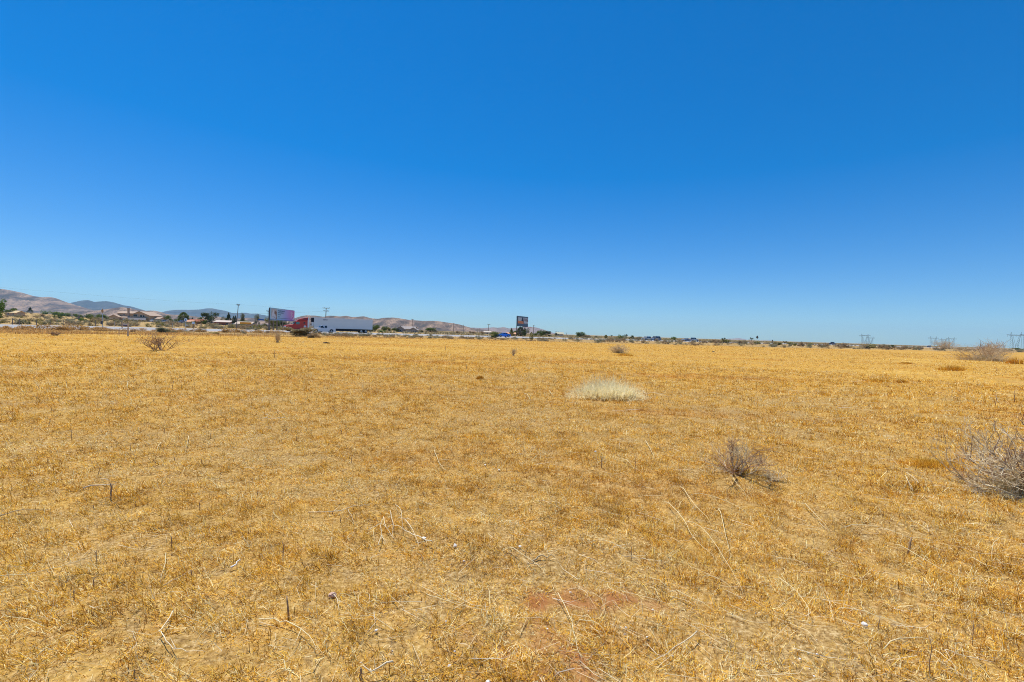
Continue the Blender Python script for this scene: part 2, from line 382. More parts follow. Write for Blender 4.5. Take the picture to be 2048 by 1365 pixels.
NR, NT = 430, 760
rr = np.exp(np.linspace(math.log(0.4), math.log(30000), NR))
th = np.concatenate([np.linspace(-64, 64, NT - 60), np.linspace(64, 296, 62)[1:-1]]) * math.pi / 180
R_, T_ = np.meshgrid(rr, th, indexing='ij')
X = R_ * np.sin(T_); Y = R_ * np.cos(T_)
Z = Hn(X, Y)
V = np.stack([X, Y, Z], -1).reshape(-1, 3)
V = np.vstack([V, [[0, 0, H(0, 0)]]])
n_t = len(th)
i = np.arange(NR - 1)[:, None]; j = np.arange(n_t)[None, :]
q = np.stack([i * n_t + j, i * n_t + (j + 1) % n_t, (i + 1) * n_t + (j + 1) % n_t, (i + 1) * n_t + j], -1).reshape(-1, 4)[:, ::-1]
tri = np.stack([np.full(n_t, len(V) - 1), (np.arange(n_t) + 1) % n_t, np.arange(n_t)], -1)
me = bpy.data.meshes.new('ground')
me.vertices.add(len(V)); me.vertices.foreach_set('co', V.astype(np.float32).ravel())
nl = q.size + tri.size; me.loops.add(nl)
me.loops.foreach_set('vertex_index', np.concatenate([q.ravel(), tri.ravel()]).astype(np.int32))
npoly = len(q) + len(tri); me.polygons.add(npoly)
ls = np.concatenate([np.arange(len(q)) * 4, q.size + np.arange(len(tri)) * 3]).astype(np.int32)
me.polygons.foreach_set('loop_start', ls)
me.polygons.foreach_set('use_smooth', np.ones(npoly, bool))
me.update(calc_edges=True); me.validate()
zx, zy = V[:, 0], V[:, 1]
zpx = 1024 + 910 * zx / np.maximum(zy, 0.5)
zone = np.ones((len(V), 4), np.float32)
zr_ = np.hypot(zx, zy)
zone[:, 0] = (0.40 + 0.60 * sstep((zr_ - 4) / 22)) * (1 - bare(zx, zy) * (1 - 0.55 * sstep((zr_ - 12) / 25)))
zone[:, 1] = redness(zx, zy) * 0.75
zone[:, 2] = sstep((zy - field_edge(zpx) + 26 * (fbm(zx / 9, zy / 9, 61, 3) - .5)) / 8)
ca = me.color_attributes.new('zone', 'FLOAT_COLOR', 'POINT'); ca.data.foreach_set('color', zone.ravel())
me.materials.append(M['ground'])
ground = bpy.data.objects.new('ground', me); COL.objects.link(ground); tag(ground, kind='structure')

# ---------------------------------------------------------------- dry grass
def blades(px, py, L, W, lean, az, curl, tint, z0=None):
    """arrays of bent blades -> vertices (n,5,3)"""
    n = len(px)
    z = Hn(px, py) if z0 is None else z0
    P = np.stack([px, py, z - 0.004], -1)
    dh = np.stack([np.cos(az), np.sin(az), np.zeros(n)], -1)
    up = np.array([0, 0, 1.0])
    d1 = dh * np.sin(lean)[:, None] + up * np.cos(lean)[:, None]
    l2 = np.clip(lean + curl, -2.4, 2.0)
    az2 = az + rng.normal(0, 0.7, n)
    dh2 = np.stack([np.cos(az2), np.sin(az2), np.zeros(n)], -1)
    d2 = dh2 * np.sin(l2)[:, None] + up * np.cos(l2)[:, None]
    tw = az + np.pi / 2 + rng.normal(0, 0.5, n)
    s = np.stack([np.cos(tw), np.sin(tw), rng.normal(0, 0.35, n)], -1) * (W / 2)[:, None]
    a = P; m_ = P + d1 * (L * 0.5)[:, None]; t = m_ + d2 * (L * 0.5)[:, None]
    t[:, 2] = np.maximum(t[:, 2], z + 0.002)
    return np.stack([a - s, a + s, m_ - s * 0.8, m_ + s * 0.8, t], 1)
def blades_obj(name, Vb, tint, mat, parent=None):
    n = len(Vb); me = bpy.data.meshes.new(name)
    me.vertices.add(n * 5); me.vertices.foreach_set('co', Vb.astype(np.float32).ravel())
    base = (np.arange(n) * 5)[:, None]
    lp = (base + np.array([[0, 1, 3, 2, 2, 3, 4]])).astype(np.int32)
    me.loops.add(n * 7); me.loops.foreach_set('vertex_index', lp.ravel())
    me.polygons.add(n * 2)
    ls = ((np.arange(n) * 7)[:, None] + np.array([[0, 4]])).astype(np.int32)
    me.polygons.foreach_set('loop_start', ls.ravel())
    me.update(calc_edges=True)
    a = me.attributes.new('tint', 'FLOAT', 'POINT')
    a.data.foreach_set('value', np.repeat(tint, 5).astype(np.float32))
    me.materials.append(mat)
    o = bpy.data.objects.new(name, me); COL.objects.link(o)
    if parent is not None: o.parent = parent
    return o

def scatter(n, r0, r1, ang=57):
    """log-uniform in distance: even density on the picture, thinning with distance"""
    r = np.exp(rng.uniform(math.log(r0), math.log(r1), n)); t = np.radians(rng.uniform(-ang, ang, n))
    return r * np.sin(t), r * np.cos(t), r
def scatter_area(n, r0, r1, ang=57):
    r = np.sqrt(rng.uniform(r0 ** 2, r1 ** 2, n)); t = np.radians(rng.uniform(-ang, ang, n))
    return r * np.sin(t), r * np.cos(t), r

def grass_set(nc, per, r0, r1, near, scale_r):
    cx, cy, cr = (scatter_area if near else scatter)(nc, r0, r1)
    b0 = bare(cx, cy); rd = redness(cx, cy)
    fe = field_edge(1024 + 910 * cx / np.maximum(cy, 0.5))
    q_ = 2.0 ** np.floor(np.log2(np.maximum(1, cr / 6)) + rng.random(nc) * .999)
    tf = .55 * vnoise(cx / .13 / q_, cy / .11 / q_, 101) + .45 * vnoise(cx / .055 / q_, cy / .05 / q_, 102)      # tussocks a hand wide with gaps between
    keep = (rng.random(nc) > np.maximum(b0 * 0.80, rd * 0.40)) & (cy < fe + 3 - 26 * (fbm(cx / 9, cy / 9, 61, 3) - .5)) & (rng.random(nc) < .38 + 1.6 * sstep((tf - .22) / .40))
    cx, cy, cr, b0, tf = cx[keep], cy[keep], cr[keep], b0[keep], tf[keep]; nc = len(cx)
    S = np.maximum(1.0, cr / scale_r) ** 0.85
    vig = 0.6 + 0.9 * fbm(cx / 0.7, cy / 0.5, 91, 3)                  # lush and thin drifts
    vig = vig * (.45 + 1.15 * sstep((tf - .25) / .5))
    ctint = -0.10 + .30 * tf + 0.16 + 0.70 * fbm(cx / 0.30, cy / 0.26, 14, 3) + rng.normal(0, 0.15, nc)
    x = np.repeat(cx, per); y = np.repeat(cy, per); s = np.repeat(S, per); vg = np.repeat(vig, per)
    n = len(x); ra = rng.uniform(0, 2 * np.pi, n); rad = np.abs(rng.normal(0, 0.020, n)) * s
    x = x + rad * np.cos(ra); y = y + rad * np.sin(ra)
    flow = 3.6 + 1.2 * (fbm(x / 3, y / 3, 44, 2) - .5)
    w = np.where(rng.random(n) < 0.30 + 0.25 * sstep((0.4 - x) / 2), 1, 0)
    az = np.where(w == 1, flow + rng.normal(0, 0.45, n), ra + rng.normal(0, 0.9, n))
    L = rng.lognormal(math.log(0.037), 0.45, n) * vg * s ** 0.42
    W = rng.uniform(0.0015, 0.0036, n) * s
    lean = np.clip(rng.normal(1.0, 0.42, n) + .25 * sstep((s - 2) / 5), 0.05, 1.52)
    curl = rng.normal(0.45, 1.1, n)
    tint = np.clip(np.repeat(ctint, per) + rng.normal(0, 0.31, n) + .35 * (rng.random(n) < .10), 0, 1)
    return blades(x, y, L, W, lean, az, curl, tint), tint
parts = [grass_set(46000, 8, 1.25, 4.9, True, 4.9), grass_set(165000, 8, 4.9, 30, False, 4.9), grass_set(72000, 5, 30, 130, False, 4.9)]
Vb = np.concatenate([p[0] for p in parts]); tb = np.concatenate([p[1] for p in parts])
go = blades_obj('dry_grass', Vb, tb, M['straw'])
tag(go, 'matted golden dry grass covering the open field', 'grass', kind='stuff')
del Vb, tb, parts

# loose straw stems thrown over the right of the field, uncountable
n = 4200
x, y, r = scatter(n, 1.4, 30); k = (rng.random(n) < np.where(x > 0.2, 0.95, 0.28)); x, y, r = x[k], y[k], r[k]; n = len(x)
L = rng.uniform(0.10, 0.42, n) * np.maximum(1, r / 7) ** .4; az = np.where(rng.random(n) < .7, -0.75 + rng.normal(0, .35, n), rng.uniform(0, 6.3, n))
W = rng.uniform(0.0018, 0.0034, n) * np.maximum(1, r / 5)
ls_v = blades(x, y, L, W, np.clip(rng.normal(1.5, .06, n), 1.2, 1.56), az, rng.normal(0.02, .12, n), None, Hn(x, y) + rng.uniform(0.012, 0.04, n))
tag(blades_obj('loose_straw', ls_v, np.clip(rng.normal(.62, .2, n), 0, 1), M['pale_straw']), 'thin pale loose straws strewn over the dry grass', 'straw', kind='stuff')

# pebbles
mb = MB()
x, y, r = scatter(1500, 1.4, 14)
bb = bare(x, y) + redness(x, y) + .08
for xx, yy, r_, b_ in zip(x, y, r, bb):
    if rnd.random() > b_ * 0.9: continue
    s = rnd.uniform(0.002, 0.006) * max(1, r_ / 5); z = H(xx, yy) + s * .4
    mb.add([(xx + s * rnd.uniform(.7, 1.3), yy, z), (xx, yy + s * rnd.uniform(.7, 1.2), z), (xx - s, yy, z), (xx, yy - s, z), (xx, yy, z + s * .8), (xx, yy, z - s)],
           [(0, 1, 4), (1, 2, 4), (2, 3, 4), (3, 0, 4), (1, 0, 5), (2, 1, 5), (3, 2, 5), (0, 3, 5)])
tag(mb.build('pebbles', M['pebble'], None, True), 'tiny pale pebbles on the bare soil patches', 'pebbles', kind='stuff')

# ---------------------------------------------------------------- things lying in the field
def path(pts, hs=0.03):
    """photo pixels of something lying on the ground -> world points on the terrain"""
    out = []
    for k, p in enumerate(pts):
        g = gnd(p[0], p[1]); hh = p[2] if len(p) > 2 else hs
        out.append(Vector((g.x, g.y, g.z + hh)))
    return smooth_path(out)
def smooth_path(P, sub=3):
    if len(P) < 3:
        a, b = P; m_ = (a + b) / 2; m_ += Vector((rnd.uniform(-1, 1), rnd.uniform(-1, 1), 0)) * (b - a).length * .02
        return [a, m_, b]
    out = []
    for i in range(len(P) - 1):
        p0 = P[max(i - 1, 0)]; p1 = P[i]; p2 = P[i + 1]; p3 = P[min(i + 2, len(P) - 1)]
        for k in range(sub):
            t = k / sub
            out.append(0.5 * ((2 * p1) + (p2 - p0) * t + (2 * p0 - 5 * p1 + 4 * p2 - p3) * t * t + (3 * p1 - p0 - 3 * p2 + p3) * t ** 3))
    out.append(P[-1]); return out
def local_obj(mb, name, mat, smooth=False):
    """origin at the foot of the thing"""
    xs = [v[0] for v in mb.v]; ys = [v[1] for v in mb.v]; zs = [v[2] for v in mb.v]
    o0 = Vector(((min(xs) + max(xs)) / 2, (min(ys) + max(ys)) / 2, min(zs)))
    mb.v = [tuple(Vector(v) - o0) for v in mb.v]
    o = mb.build(name, mat, None, smooth); o.location = o0; return o
def Z3(x, y): return (500 + x / 3.37, 960 + y / 3.37)
def Z4(x, y): return (1000 + x / 3.37, 960 + y / 3.37)
def Z5(x, y): return (1548 + x / 3.37, 960 + y / 3.37)
def Z2(x, y): return (x / 3.74, 1000 + y / 3.74)
def Z1(x, y): return (x / 4.096, 720 + y / 4.096)
def Z6(x, y): return (500 + x / 4.096, 640 + y / 4.096)
def Z7(x, y): return (960 + x / 4.096, 660 + y / 4.096)
def twig(name, label, cat, lines, r, mat, hs=0.035, group=None):
    mb = MB()
    for k, ln in enumerate(lines):
        rr_ = (r if k == 0 else r * 0.7) * .78
        P_ = path(ln, hs)
        P_ = [p_ + Vector((rnd.gauss(0, 1), rnd.gauss(0, 1), rnd.gauss(0, 1.3))) * rr_ * .8 for p_ in P_]
        if name == 'long_straw': P_[0].z -= .03; P_[-1].z -= .03
        mb.tube(P_, rr_, rr_ * 0.3, 5)
    o = local_obj(mb, name, mat, True); tag(o, label, cat, group); return o

twig('fallen_branch', 'bleached forked branch with many twigs standing out of the grass', 'branch',
     [[Z3(1230, 440), Z3(1100, 380), Z3(1030, 345), Z3(960, 320)], [Z3(862, 440), Z3(882, 390), Z3(883, 310), Z3(900, 260)], [Z3(900, 260), Z3(920, 330), Z3(975, 410)],
      [Z3(945, 225), Z3(962, 310), Z3(962, 395)], [Z3(980, 190), Z3(1020, 230), Z3(1028, 345)], [Z3(1050, 290), Z3(1095, 350), Z3(1140, 470)], [Z3(884, 390), Z3(920, 430)], [Z3(1130, 435), Z3(1190, 435), Z3(1230, 440)],
      [Z3(800, 360), Z3(880, 315), Z3(920, 340)], [Z3(1000, 270), Z3(1060, 280), Z3(1085, 300)], [Z3(925, 340), Z3(945, 320), Z3(962, 318)]], 0.0055, M['stick_pale'], 0.05)
twig('fallen_branch', 'long thin twig left of the forked bleached branch', 'branch', [[Z3(390, 245), Z3(560, 230), Z3(700, 200), Z3(790, 185)], [Z3(660, 215), Z3(680, 240), Z3(697, 290)], [Z3(560, 230), Z3(600, 190)]], 0.005, M['stick_pale'])
twig('fallen_branch', 'arching twig with a side shoot beside the tall brown stub', 'branch', [[Z3(60, 980), Z3(200, 1010), Z3(340, 1080), Z3(420, 1170), Z3(445, 1230)], [Z3(340, 1085), Z3(290, 1200)]], 0.004, M['straw_stem'])
twig('fallen_branch', 'white forked stick at the bottom edge beside a grey stub', 'branch', [[Z3(955, 1262), Z3(812, 1330), Z3(765, 1300)], [Z3(812, 1330), Z3(815, 1365)]], 0.0058, M['stick_pale'], 0.05)
twig('fallen_branch', 'thin straight twig running right in the lower middle', 'branch', [[Z3(1190, 790), Z3(1300, 840), Z3(1450, 880), Z3(1620, 920)]], 0.0028, M['straw_stem'])
twig('fallen_branch', 'short twig trailing from the pink stone', 'branch', [[Z3(560, 810), Z3(590, 870), Z3(600, 950)], [Z3(590, 870), Z3(640, 900)]], 0.003, M['stick_pale'])
twig('fallen_branch', 'thick short grey log beside the red soil', 'log', [[Z4(218, 538), Z4(290, 533), Z4(370, 545)]], 0.010, M['twig_grey'], 0.02)
twig('fallen_branch', 'thin dark stick just below the short grey log', 'branch', [[Z4(190, 560), Z4(240, 568), Z4(300, 573)]], 0.006, M['twig_grey'], 0.02)
twig('fallen_branch', 'straight pale stick slanting up at the lower right of the red soil', 'branch', [[Z4(1330, 1065), Z4(1180, 1170), Z4(1020, 1280)]], 0.0042, M['stick_pale'], 0.05)
twig('fallen_branch', 'J shaped white twig lying at the lower left', 'branch', [[Z2(1293, 903), Z2(1250, 970), Z2(1205, 1050), Z2(1205, 1100), Z2(1260, 1160), Z2(1320, 1180), Z2(1430, 1182), Z2(1535, 1190)], [Z2(1320, 1180), Z2(1270, 1130)]], 0.0042, M['stick_pale'])
twig('fallen_branch', 'short thick bone white stick in the lower left', 'branch', [[Z2(1735, 545), Z2(1770, 510), Z2(1805, 490)]], 0.008, M['stone_white'])
twig('fallen_branch', 'grey bent stick entering from the left edge', 'branch', [[Z2(-40, 160), Z2(90, 130), Z2(180, 125), Z2(375, 115)]], 0.0065, M['twig_grey'])
twig('fallen_branch', 'very long pale stem curving in from the left edge', 'straw', [[Z2(-20, 668), Z2(180, 650), Z2(450, 590), Z2(760, 490), Z2(900, 475)]], 0.0028, M['straw_stem'], 0.05)
twig('fallen_branch', 'straight dark edged twig by a small stub in the lower left', 'branch', [[Z2(1220, 695), Z2(1320, 640), Z2(1420, 580)]], 0.0035, M['twig_tan'])
twig('fallen_branch', 'pale stick leaning across the thick brown stub', 'branch', [[Z1(690, 1092), Z1(880, 1060), Z1(950, 1050)], [Z1(830, 1022), Z1(900, 1028)]], 0.010, M['stick_pale'], 0.06)
twig('fallen_branch', 'bundle of pale twigs lying in the left middle of the field', 'branch', [[Z6(105, 822), Z6(200, 820), Z6(290, 820)], [Z6(125, 790), Z6(200, 815)], [Z6(220, 755), Z6(295, 810)], [Z6(120, 830), Z6(150, 800)]], 0.008, M['stick_pale'], 0.05)
twig('fallen_branch', 'wavy pale twig in the middle of the field below the pale grass clump', 'branch', [[Z6(1510, 1075), Z6(1545, 1160), Z6(1600, 1240)]], 0.005, M['straw_stem'])
twig('fallen_branch', 'forked white twig at the lower right below the white stone', 'branch', [[Z5(1150, 1160), Z5(1250, 1185), Z5(1370, 1215), Z5(1480, 1235)], [Z5(1160, 1165), Z5(1190, 1230)], [Z5(1365, 1210), Z5(1390, 1190)]], 0.0035, M['stick_pale'])
twig('fallen_branch', 'pale twig fanning out just right of the pale grass clump', 'branch', [[Z7(1330, 505), Z7(1365, 545), Z7(1400, 540), Z7(1530, 548)], [Z7(1420, 540), Z7(1580, 590)]], 0.010, M['stick_pale'], 0.08)
twig('fallen_branch', 'thin pale twigs beside the upright stem far right', 'branch', [[(1992, 788), (2010, 792), (2026, 798)], [(1992, 788), (1995, 808), (2010, 810), (2025, 817)]], 0.007, M['stick_pale'], 0.08)
twig('fallen_branch', 'curled pair of pale twigs left of the big dead bush', 'branch', [[(1812, 953), (1826, 964), (1838, 978), (1828, 963)], [(1813, 964), (1818, 980), (1826, 991)], [(1810, 943), (1845, 952)]], 0.005, M['stick_pale'])

straws = [[Z4(50, 485), Z4(200, 570), Z4(320, 660)], [Z4(380, 760), Z4(430, 860), Z4(480, 990), Z4(520, 1180), Z4(555, 1250)], [Z4(1105, 150), Z4(1230, 290), Z4(1300, 410), Z4(1400, 490), Z4(1450, 555)],
 [Z4(1250, 300), Z4(1340, 330), Z4(1440, 440), Z4(1530, 590), Z4(1580, 670), Z4(1640, 770)], [Z4(1470, 200), Z4(1520, 380), Z4(1555, 530)], [Z4(1210, 60), Z4(1310, 180), Z4(1430, 300)],
 [Z4(1290, 110), Z4(1500, 160), Z4(1685, 250)], [Z4(600, 430), Z4(760, 460), Z4(900, 540)], [Z4(1150, 740), Z4(1300, 820), Z4(1440, 890)], [Z4(510, 980), Z4(620, 1000), Z4(720, 1075)],
 [Z4(540, 930), Z4(640, 990)], [Z4(1370, 670), Z4(1450, 690), Z4(1550, 720)], [Z5(190, 165), Z5(270, 260), Z5(370, 360)], [Z5(460, 335), Z5(700, 350), Z5(900, 410), Z5(1100, 450)],
 [Z5(810, 450), Z5(960, 540), Z5(1200, 670), Z5(1450, 745)], [Z5(910, 310), Z5(1000, 350), Z5(1080, 405)], [Z5(0, 525), Z5(130, 560), Z5(260, 600)], [Z5(0, 670), Z5(150, 790), Z5(230, 900), Z5(220, 1000)],
 [Z5(430, 870), Z5(560, 910), Z5(740, 980), Z5(960, 1080)], [Z5(1310, 385), Z5(1470, 420), Z5(1680, 470)], [Z5(1530, 425), Z5(1480, 460), Z5(1460, 555)], [Z5(1460, 560), Z5(1560, 610)],
 [Z5(1060, 1170), Z5(1150, 1260), Z5(1240, 1365)], [Z5(740, 1180), Z5(900, 1120), Z5(1120, 1125)], [Z5(1300, 560), Z5(1420, 620), Z5(1540, 670)], [Z5(880, 10), Z5(900, 60), Z5(935, 100)],
 [Z4(1550, 0), Z4(1600, 50), Z4(1660, 105)], [Z7(355, 525), Z7(410, 585)], [Z7(1355, 915), Z7(1435, 1060)], [Z1(1540, 660), Z1(1525, 760)], [Z1(1050, 195), Z1(1050, 240)], [Z1(1320, 700), Z1(1270, 790)],
 [Z2(1240, 460), Z2(1235, 560), Z2(1200, 680)], [Z2(260, 1290), Z2(420, 1240)], [Z7(570, 510), Z7(600, 555)], [Z7(1165, 1065), Z7(1250, 1120)], [Z5(560, 910), Z5(600, 960)],
 [Z4(680, 340), Z4(740, 385)], [Z4(1010, 660), Z4(1150, 740)], [Z4(1010, 710), Z4(1080, 800)]]
for ln in straws:
    twig('long_straw', 'long pale straw stem lying loose over the dry grass', 'straw', [ln], 0.0034 * max(1, gnd(*ln[0]).y / 3.8) , M['straw_stem'], 0.06, 'long pale straws lying on the field')

# upright dead stubs
def stub(px, y0, y1, r=None, label='short dead weed stem sticking up from the field', group='short dead weed stems in the field', lean=None):
    g = gnd(px, y1); D = g.y; h = (y1 - y0) / F * D * .92
    lx = rnd.uniform(-.08, .08) if lean is None else lean
    r = (r * .7) if r else max(0.003, 0.0005 * D)
    mb = MB(); p = [Vector((0, 0, -0.02)), Vector((lx * h * .3, 0, h * .35)), Vector((lx * h * .5, rnd.uniform(-.1, .1) * h, h * .7)), Vector((lx * h, 0, h))]
    mb.tube(p, r * 1.15, r * .75, 6)
    if rnd.random() < .45:
        k = rnd.uniform(.4, .8); s = rnd.choice((-1, 1))
        mb.tube([p[0].lerp(p[3], k), p[0].lerp(p[3], k) + Vector((s * h * .25, 0, h * .25))], r * .5, r * .3, 5)
    o = mb.build('weed_stub', M['stub'], None, True); o.location = (g.x, g.y, g.z); tag(o, label, 'weed stem', group)
for (f_, x, a, b) in [(Z1, 300, 308, 335), (Z1, 392, 310, 340), (Z1, 868, 393, 420), (Z1, 1393, 345, 377), (Z1, 1412, 190, 230), (Z1, 418, 396, 440), (Z1, 405, 485, 525), (Z1, 587, 560, 650), (Z1, 950, 680, 735),
        (Z1, 1067, 690, 750), (Z1, 1345, 555, 602), (Z1, 1845, 465, 550), (Z1, 1723, 612, 655), (Z1, 808, 868, 935), (Z1, 1430, 795, 832), (Z1, 1635, 1160, 1245), (Z1, 892, 865, 902), (Z1, 617, 230, 252),
        (Z1, 765, 1185, 1222), (Z1, 1110, 1150, 1200), (Z1, 1485, 208, 235), (Z1, 920, 400, 440), (Z1, 1260, 320, 350), (Z2, 722, 395, 500), (Z2, 1280, 278, 372), (Z2, 1435, 520, 592), (Z2, 1002, 1300, 1368),
        (Z2, 555, 680, 762), (Z2, 700, 600, 700), (Z6, 775, 815, 852), (Z6, 752, 893, 937), (Z6, 720, 908, 940), (Z6, 380, 900, 985), (Z6, 300, 865, 902), (Z6, 460, 878, 902), (Z6, 687, 700, 727), (Z6, 1480, 530, 565),
        (Z6, 1600, 210, 245), (Z6, 200, 235, 312), (Z6, 832, 1090, 1150), (Z6, 1775, 365, 402), (Z6, 1825, 335, 360), (Z7, 215, 1110, 1155), (Z7, 715, 612, 632), (Z3, 50, 40, 105), (Z3, 1172, 45, 98),
        (Z3, 225, 400, 520), (Z3, 610, 225, 270), (Z3, 555, 195, 220), (Z5, 700, 880, 1010), (Z5, 1340, 890, 1080), (Z5, 1048, 1010, 1330), (Z4, 885, 420, 520), (Z7, 1270, 1010, 1165), (Z7, 455, 1185, 1229)]:
    p0 = f_(x, a); p1 = f_(x, b); thin = (b - a) > 110 and f_ is Z5
    stub(p0[0], p0[1], p1[1], r=0.003 if thin else None)
stub(Z3(745, 0)[0], Z3(0, 1258)[1], Z3(0, 1342)[1], 0.0085, 'short thick grey stub beside the white forked stick at the bottom', None, 0)
stub(Z3(262, 0)[0], Z3(0, 780)[1], Z3(0, 955)[1], 0.007, 'tall bent brown stub near the lower left with a pale straw at its top', None, -.12)
stub(Z1(908, 0)[0], Z1(0, 1018)[1], Z1(0, 1160)[1], 0.010, 'thick brown stub with a pale stick leaning on it', None, -.05)
stub(Z5(905, 0)[0], Z5(0, 355)[1], Z5(0, 485)[1], 0.011, 'thick reddish stub standing in the long straws at the lower right', None, .15)
stub(Z7(997, 0)[0], Z7(0, 1010)[1], Z7(0, 1120)[1], 0.007, 'dark forked weed stem standing alone in the middle of the field', None, -.1)
stub(1991, 786, 812, 0.010, 'upright thin stem with pale twigs at its foot, far right', None, .02)
stub(2029, 779, 805, 0.012, 'upright broad based stem nearest the right edge', None, .0)

def stone(px, py, wpx, label, mat, group=None):
    g = gnd(px, py); s = wpx / F * g.y / 2
    import bmesh
    bm = bmesh.new(); bmesh.ops.create_icosphere(bm, subdivisions=2, radius=1)
    for v_ in bm.verts:
        k = 0.75 + 0.5 * rnd.random(); v_.co = Vector((v_.co.x * s * k, v_.co.y * s * .8 * k, v_.co.z * s * .62 * k))
    me = bpy.data.meshes.new('stone'); bm.to_mesh(me); bm.free(); me.materials.append(mat)
    o = bpy.data.objects.new('stone', me); COL.objects.link(o); o.location = (g.x, g.y, g.z + s * .45 + 0.012); o.rotation_euler = (0, 0, rnd.uniform(0, 6))
    tag(o, label, 'stone', group)
stone(1729, 1250, 12, 'bright white stone, the largest on the right of the field', M['stone_white'])
stone(910, 1097, 9, 'white stone with a twig beside it, right of the forked branch', M['stone_white'])
stone(848, 1075, 9, 'white stone lying just below the tip of the forked branch', M['stone_white'])
stone(665, 1197, 15, 'flat pinkish stone with a twig trailing from it', M['stone_pink'])
stone(899, 1330, 8, 'white stone left of the red soil', M['stone_white'])
stone(976, 1361, 11, 'pale stone on the bottom edge by the red soil', M['stone_white'])
stone(752, 1268, 7, 'small white stone above the white forked stick', M['stone_white'])
stone(1040, 1098, 7, 'small white stone above the short grey log', M['stone_white'])
for (a, b) in [Z3(1320, 962), Z3(1380, 1160), Z3(1440, 555), Z4(840, 1030), Z4(850, 985), Z4(1120, 1140), Z4(320, 995), Z4(1385, 1328), Z4(1030, 860), Z4(475, 738), Z5(270, 1320), Z5(290, 1185), Z5(175, 1205), Z6(1925, 1180), Z7(155, 1155), Z7(945, 1012), Z3(800, 1275), Z3(745, 1228), Z4(1165, 1185), Z4(990, 1055)]:
    stone(a, b, 4.5, 'tiny white stone among the dry grass', M['stone_white'], 'tiny white stones in the foreground')
g = gnd(653, 688)
mb = MB(); mb.loft([[(x_, -.10 + .05 * math.sin(x_ * 9), .0), (x_, .12, .0), (x_, .10, .07 + .02 * math.sin(x_ * 14)), (x_, -.07, .10 + .02 * math.cos(x_ * 11))] for x_ in np.linspace(-.31, .31, 9)])
o = mb.build('tyre_scrap', M['tyre']); o.location = (g.x, g.y, g.z + .03); tag(o, 'black strip of torn tyre lying in the field below the lorry', 'tyre scrap')
g = gnd(1427, 705.5)
mb = MB(); mb.loft([[(x_, -.10, 0), (x_, .1, 0), (x_, .06, .05 + .04 * math.cos(x_ * 12)), (x_, -.06, .05)] for x_ in np.linspace(-.17, .17, 5)])
o = mb.build('rubber_scrap', M['tyre']); o.location = (g.x, g.y, g.z + .06); tag(o, 'small dark scrap lying far out in the right of the field', 'scrap')

# ---------------------------------------------------------------- dead bushes
def grow(mb, p, d, L, r, depth, spread, up, seed, fork=3, seg=4, kink=.35):
    pts = [p.copy()]; q = p.copy(); dd = d.normalized()
    for k in range(seg):
        dd = (dd + Vector((seed.gauss(0, kink), seed.gauss(0, kink), seed.gauss(0, kink) + up)) * .35).normalized()
        q = q + dd * (L / seg)
        if q.z < 0.01: q.z = 0.01 + seed.random() * .02
        pts.append(q.copy())
    mb.tube(pts, r, r * .55, 4 if depth < 2 else 5, cap=False)
    if depth > 0:
        for k in range(fork):
            t = seed.choice(pts[1:]); a = seed.uniform(0, 6.283)
            nd = (dd + Vector((math.cos(a), math.sin(a), seed.uniform(-.35, .5))) * spread).normalized()
            grow(mb, t, nd, L * seed.uniform(.5, .8), r * .6, depth - 1, spread, up, seed, fork, max(3, seg - 1), kink)
def dead_bush(px, py, wpx, hpx, label, mats, stems=9, depth=3, r=None, squash=1.0, seed=1, fork=3, up=.12, extra=None, flat=.55, name='dead_bush', sp=.1, kink=.35):
    g = gnd(px, py); D = g.y; w = wpx / F * D; h = hpx / F * D
    sd_ = random.Random(seed); r = r or max(.006, D * .0006)
    root = empty(name, g, 0); tag(root, label, 'dead bush')
    for part, mat in enumerate(mats):
        mb = MB()
        for k in range(stems):
            a = 6.283 * (k + sd_.random()) / stems
            el = sd_.uniform(flat * .4, 1.2)
            d = Vector((math.cos(a) * math.cos(el), math.sin(a) * math.cos(el), math.sin(el)))
            grow(mb, Vector((sd_.uniform(-sp, sp) * w, sd_.uniform(-sp, sp) * w, 0)), d, w * .30, r, depth, .7, up, sd_, fork, 4, kink)
        P = np.array(mb.v); ex = np.percentile(np.abs(P[:, 0]), 97); ez = np.percentile(P[:, 2], 98)
        P[:, 0] *= w / 2 / ex; P[:, 1] *= w / 2 / ex; P[:, 2] *= h / ez
        mb.v = [tuple(p) for p in P]
        mb.build(['branches', 'twigs', 'twigs'][part], mat, root)
    if extra: extra(root, w, h, sd_)
    return root
def bush_straw(root, w, h, sd_, n=1400, tint=.55, ln=.5, mat=None, zf=1.0, name='dry_stalks'):
    a = rng.uniform(0, 6.283, n); rad = np.abs(rng.normal(0, .24, n)) * w
    x = rad * np.cos(a); y = rad * np.sin(a) * .8
    lean = np.clip(rad / (w * .5) * .7 + rng.normal(.15, .35, n), -.5, 1.4)
    L = h * rng.uniform(.35, 1.0, n) * ln * 2 * np.clip(1.15 - rad / (w * .62), .35, 1)
    W = np.full(n, max(.004, h * .012))
    Vv = blades(x, y, L * zf, W, lean, a + rng.normal(0, .7, n), rng.normal(.2, .5, n), None, np.zeros(n))
    return blades_obj(name, Vv, np.clip(rng.normal(tint, .25, n), 0, 1), mat or M['pale_straw'], root)

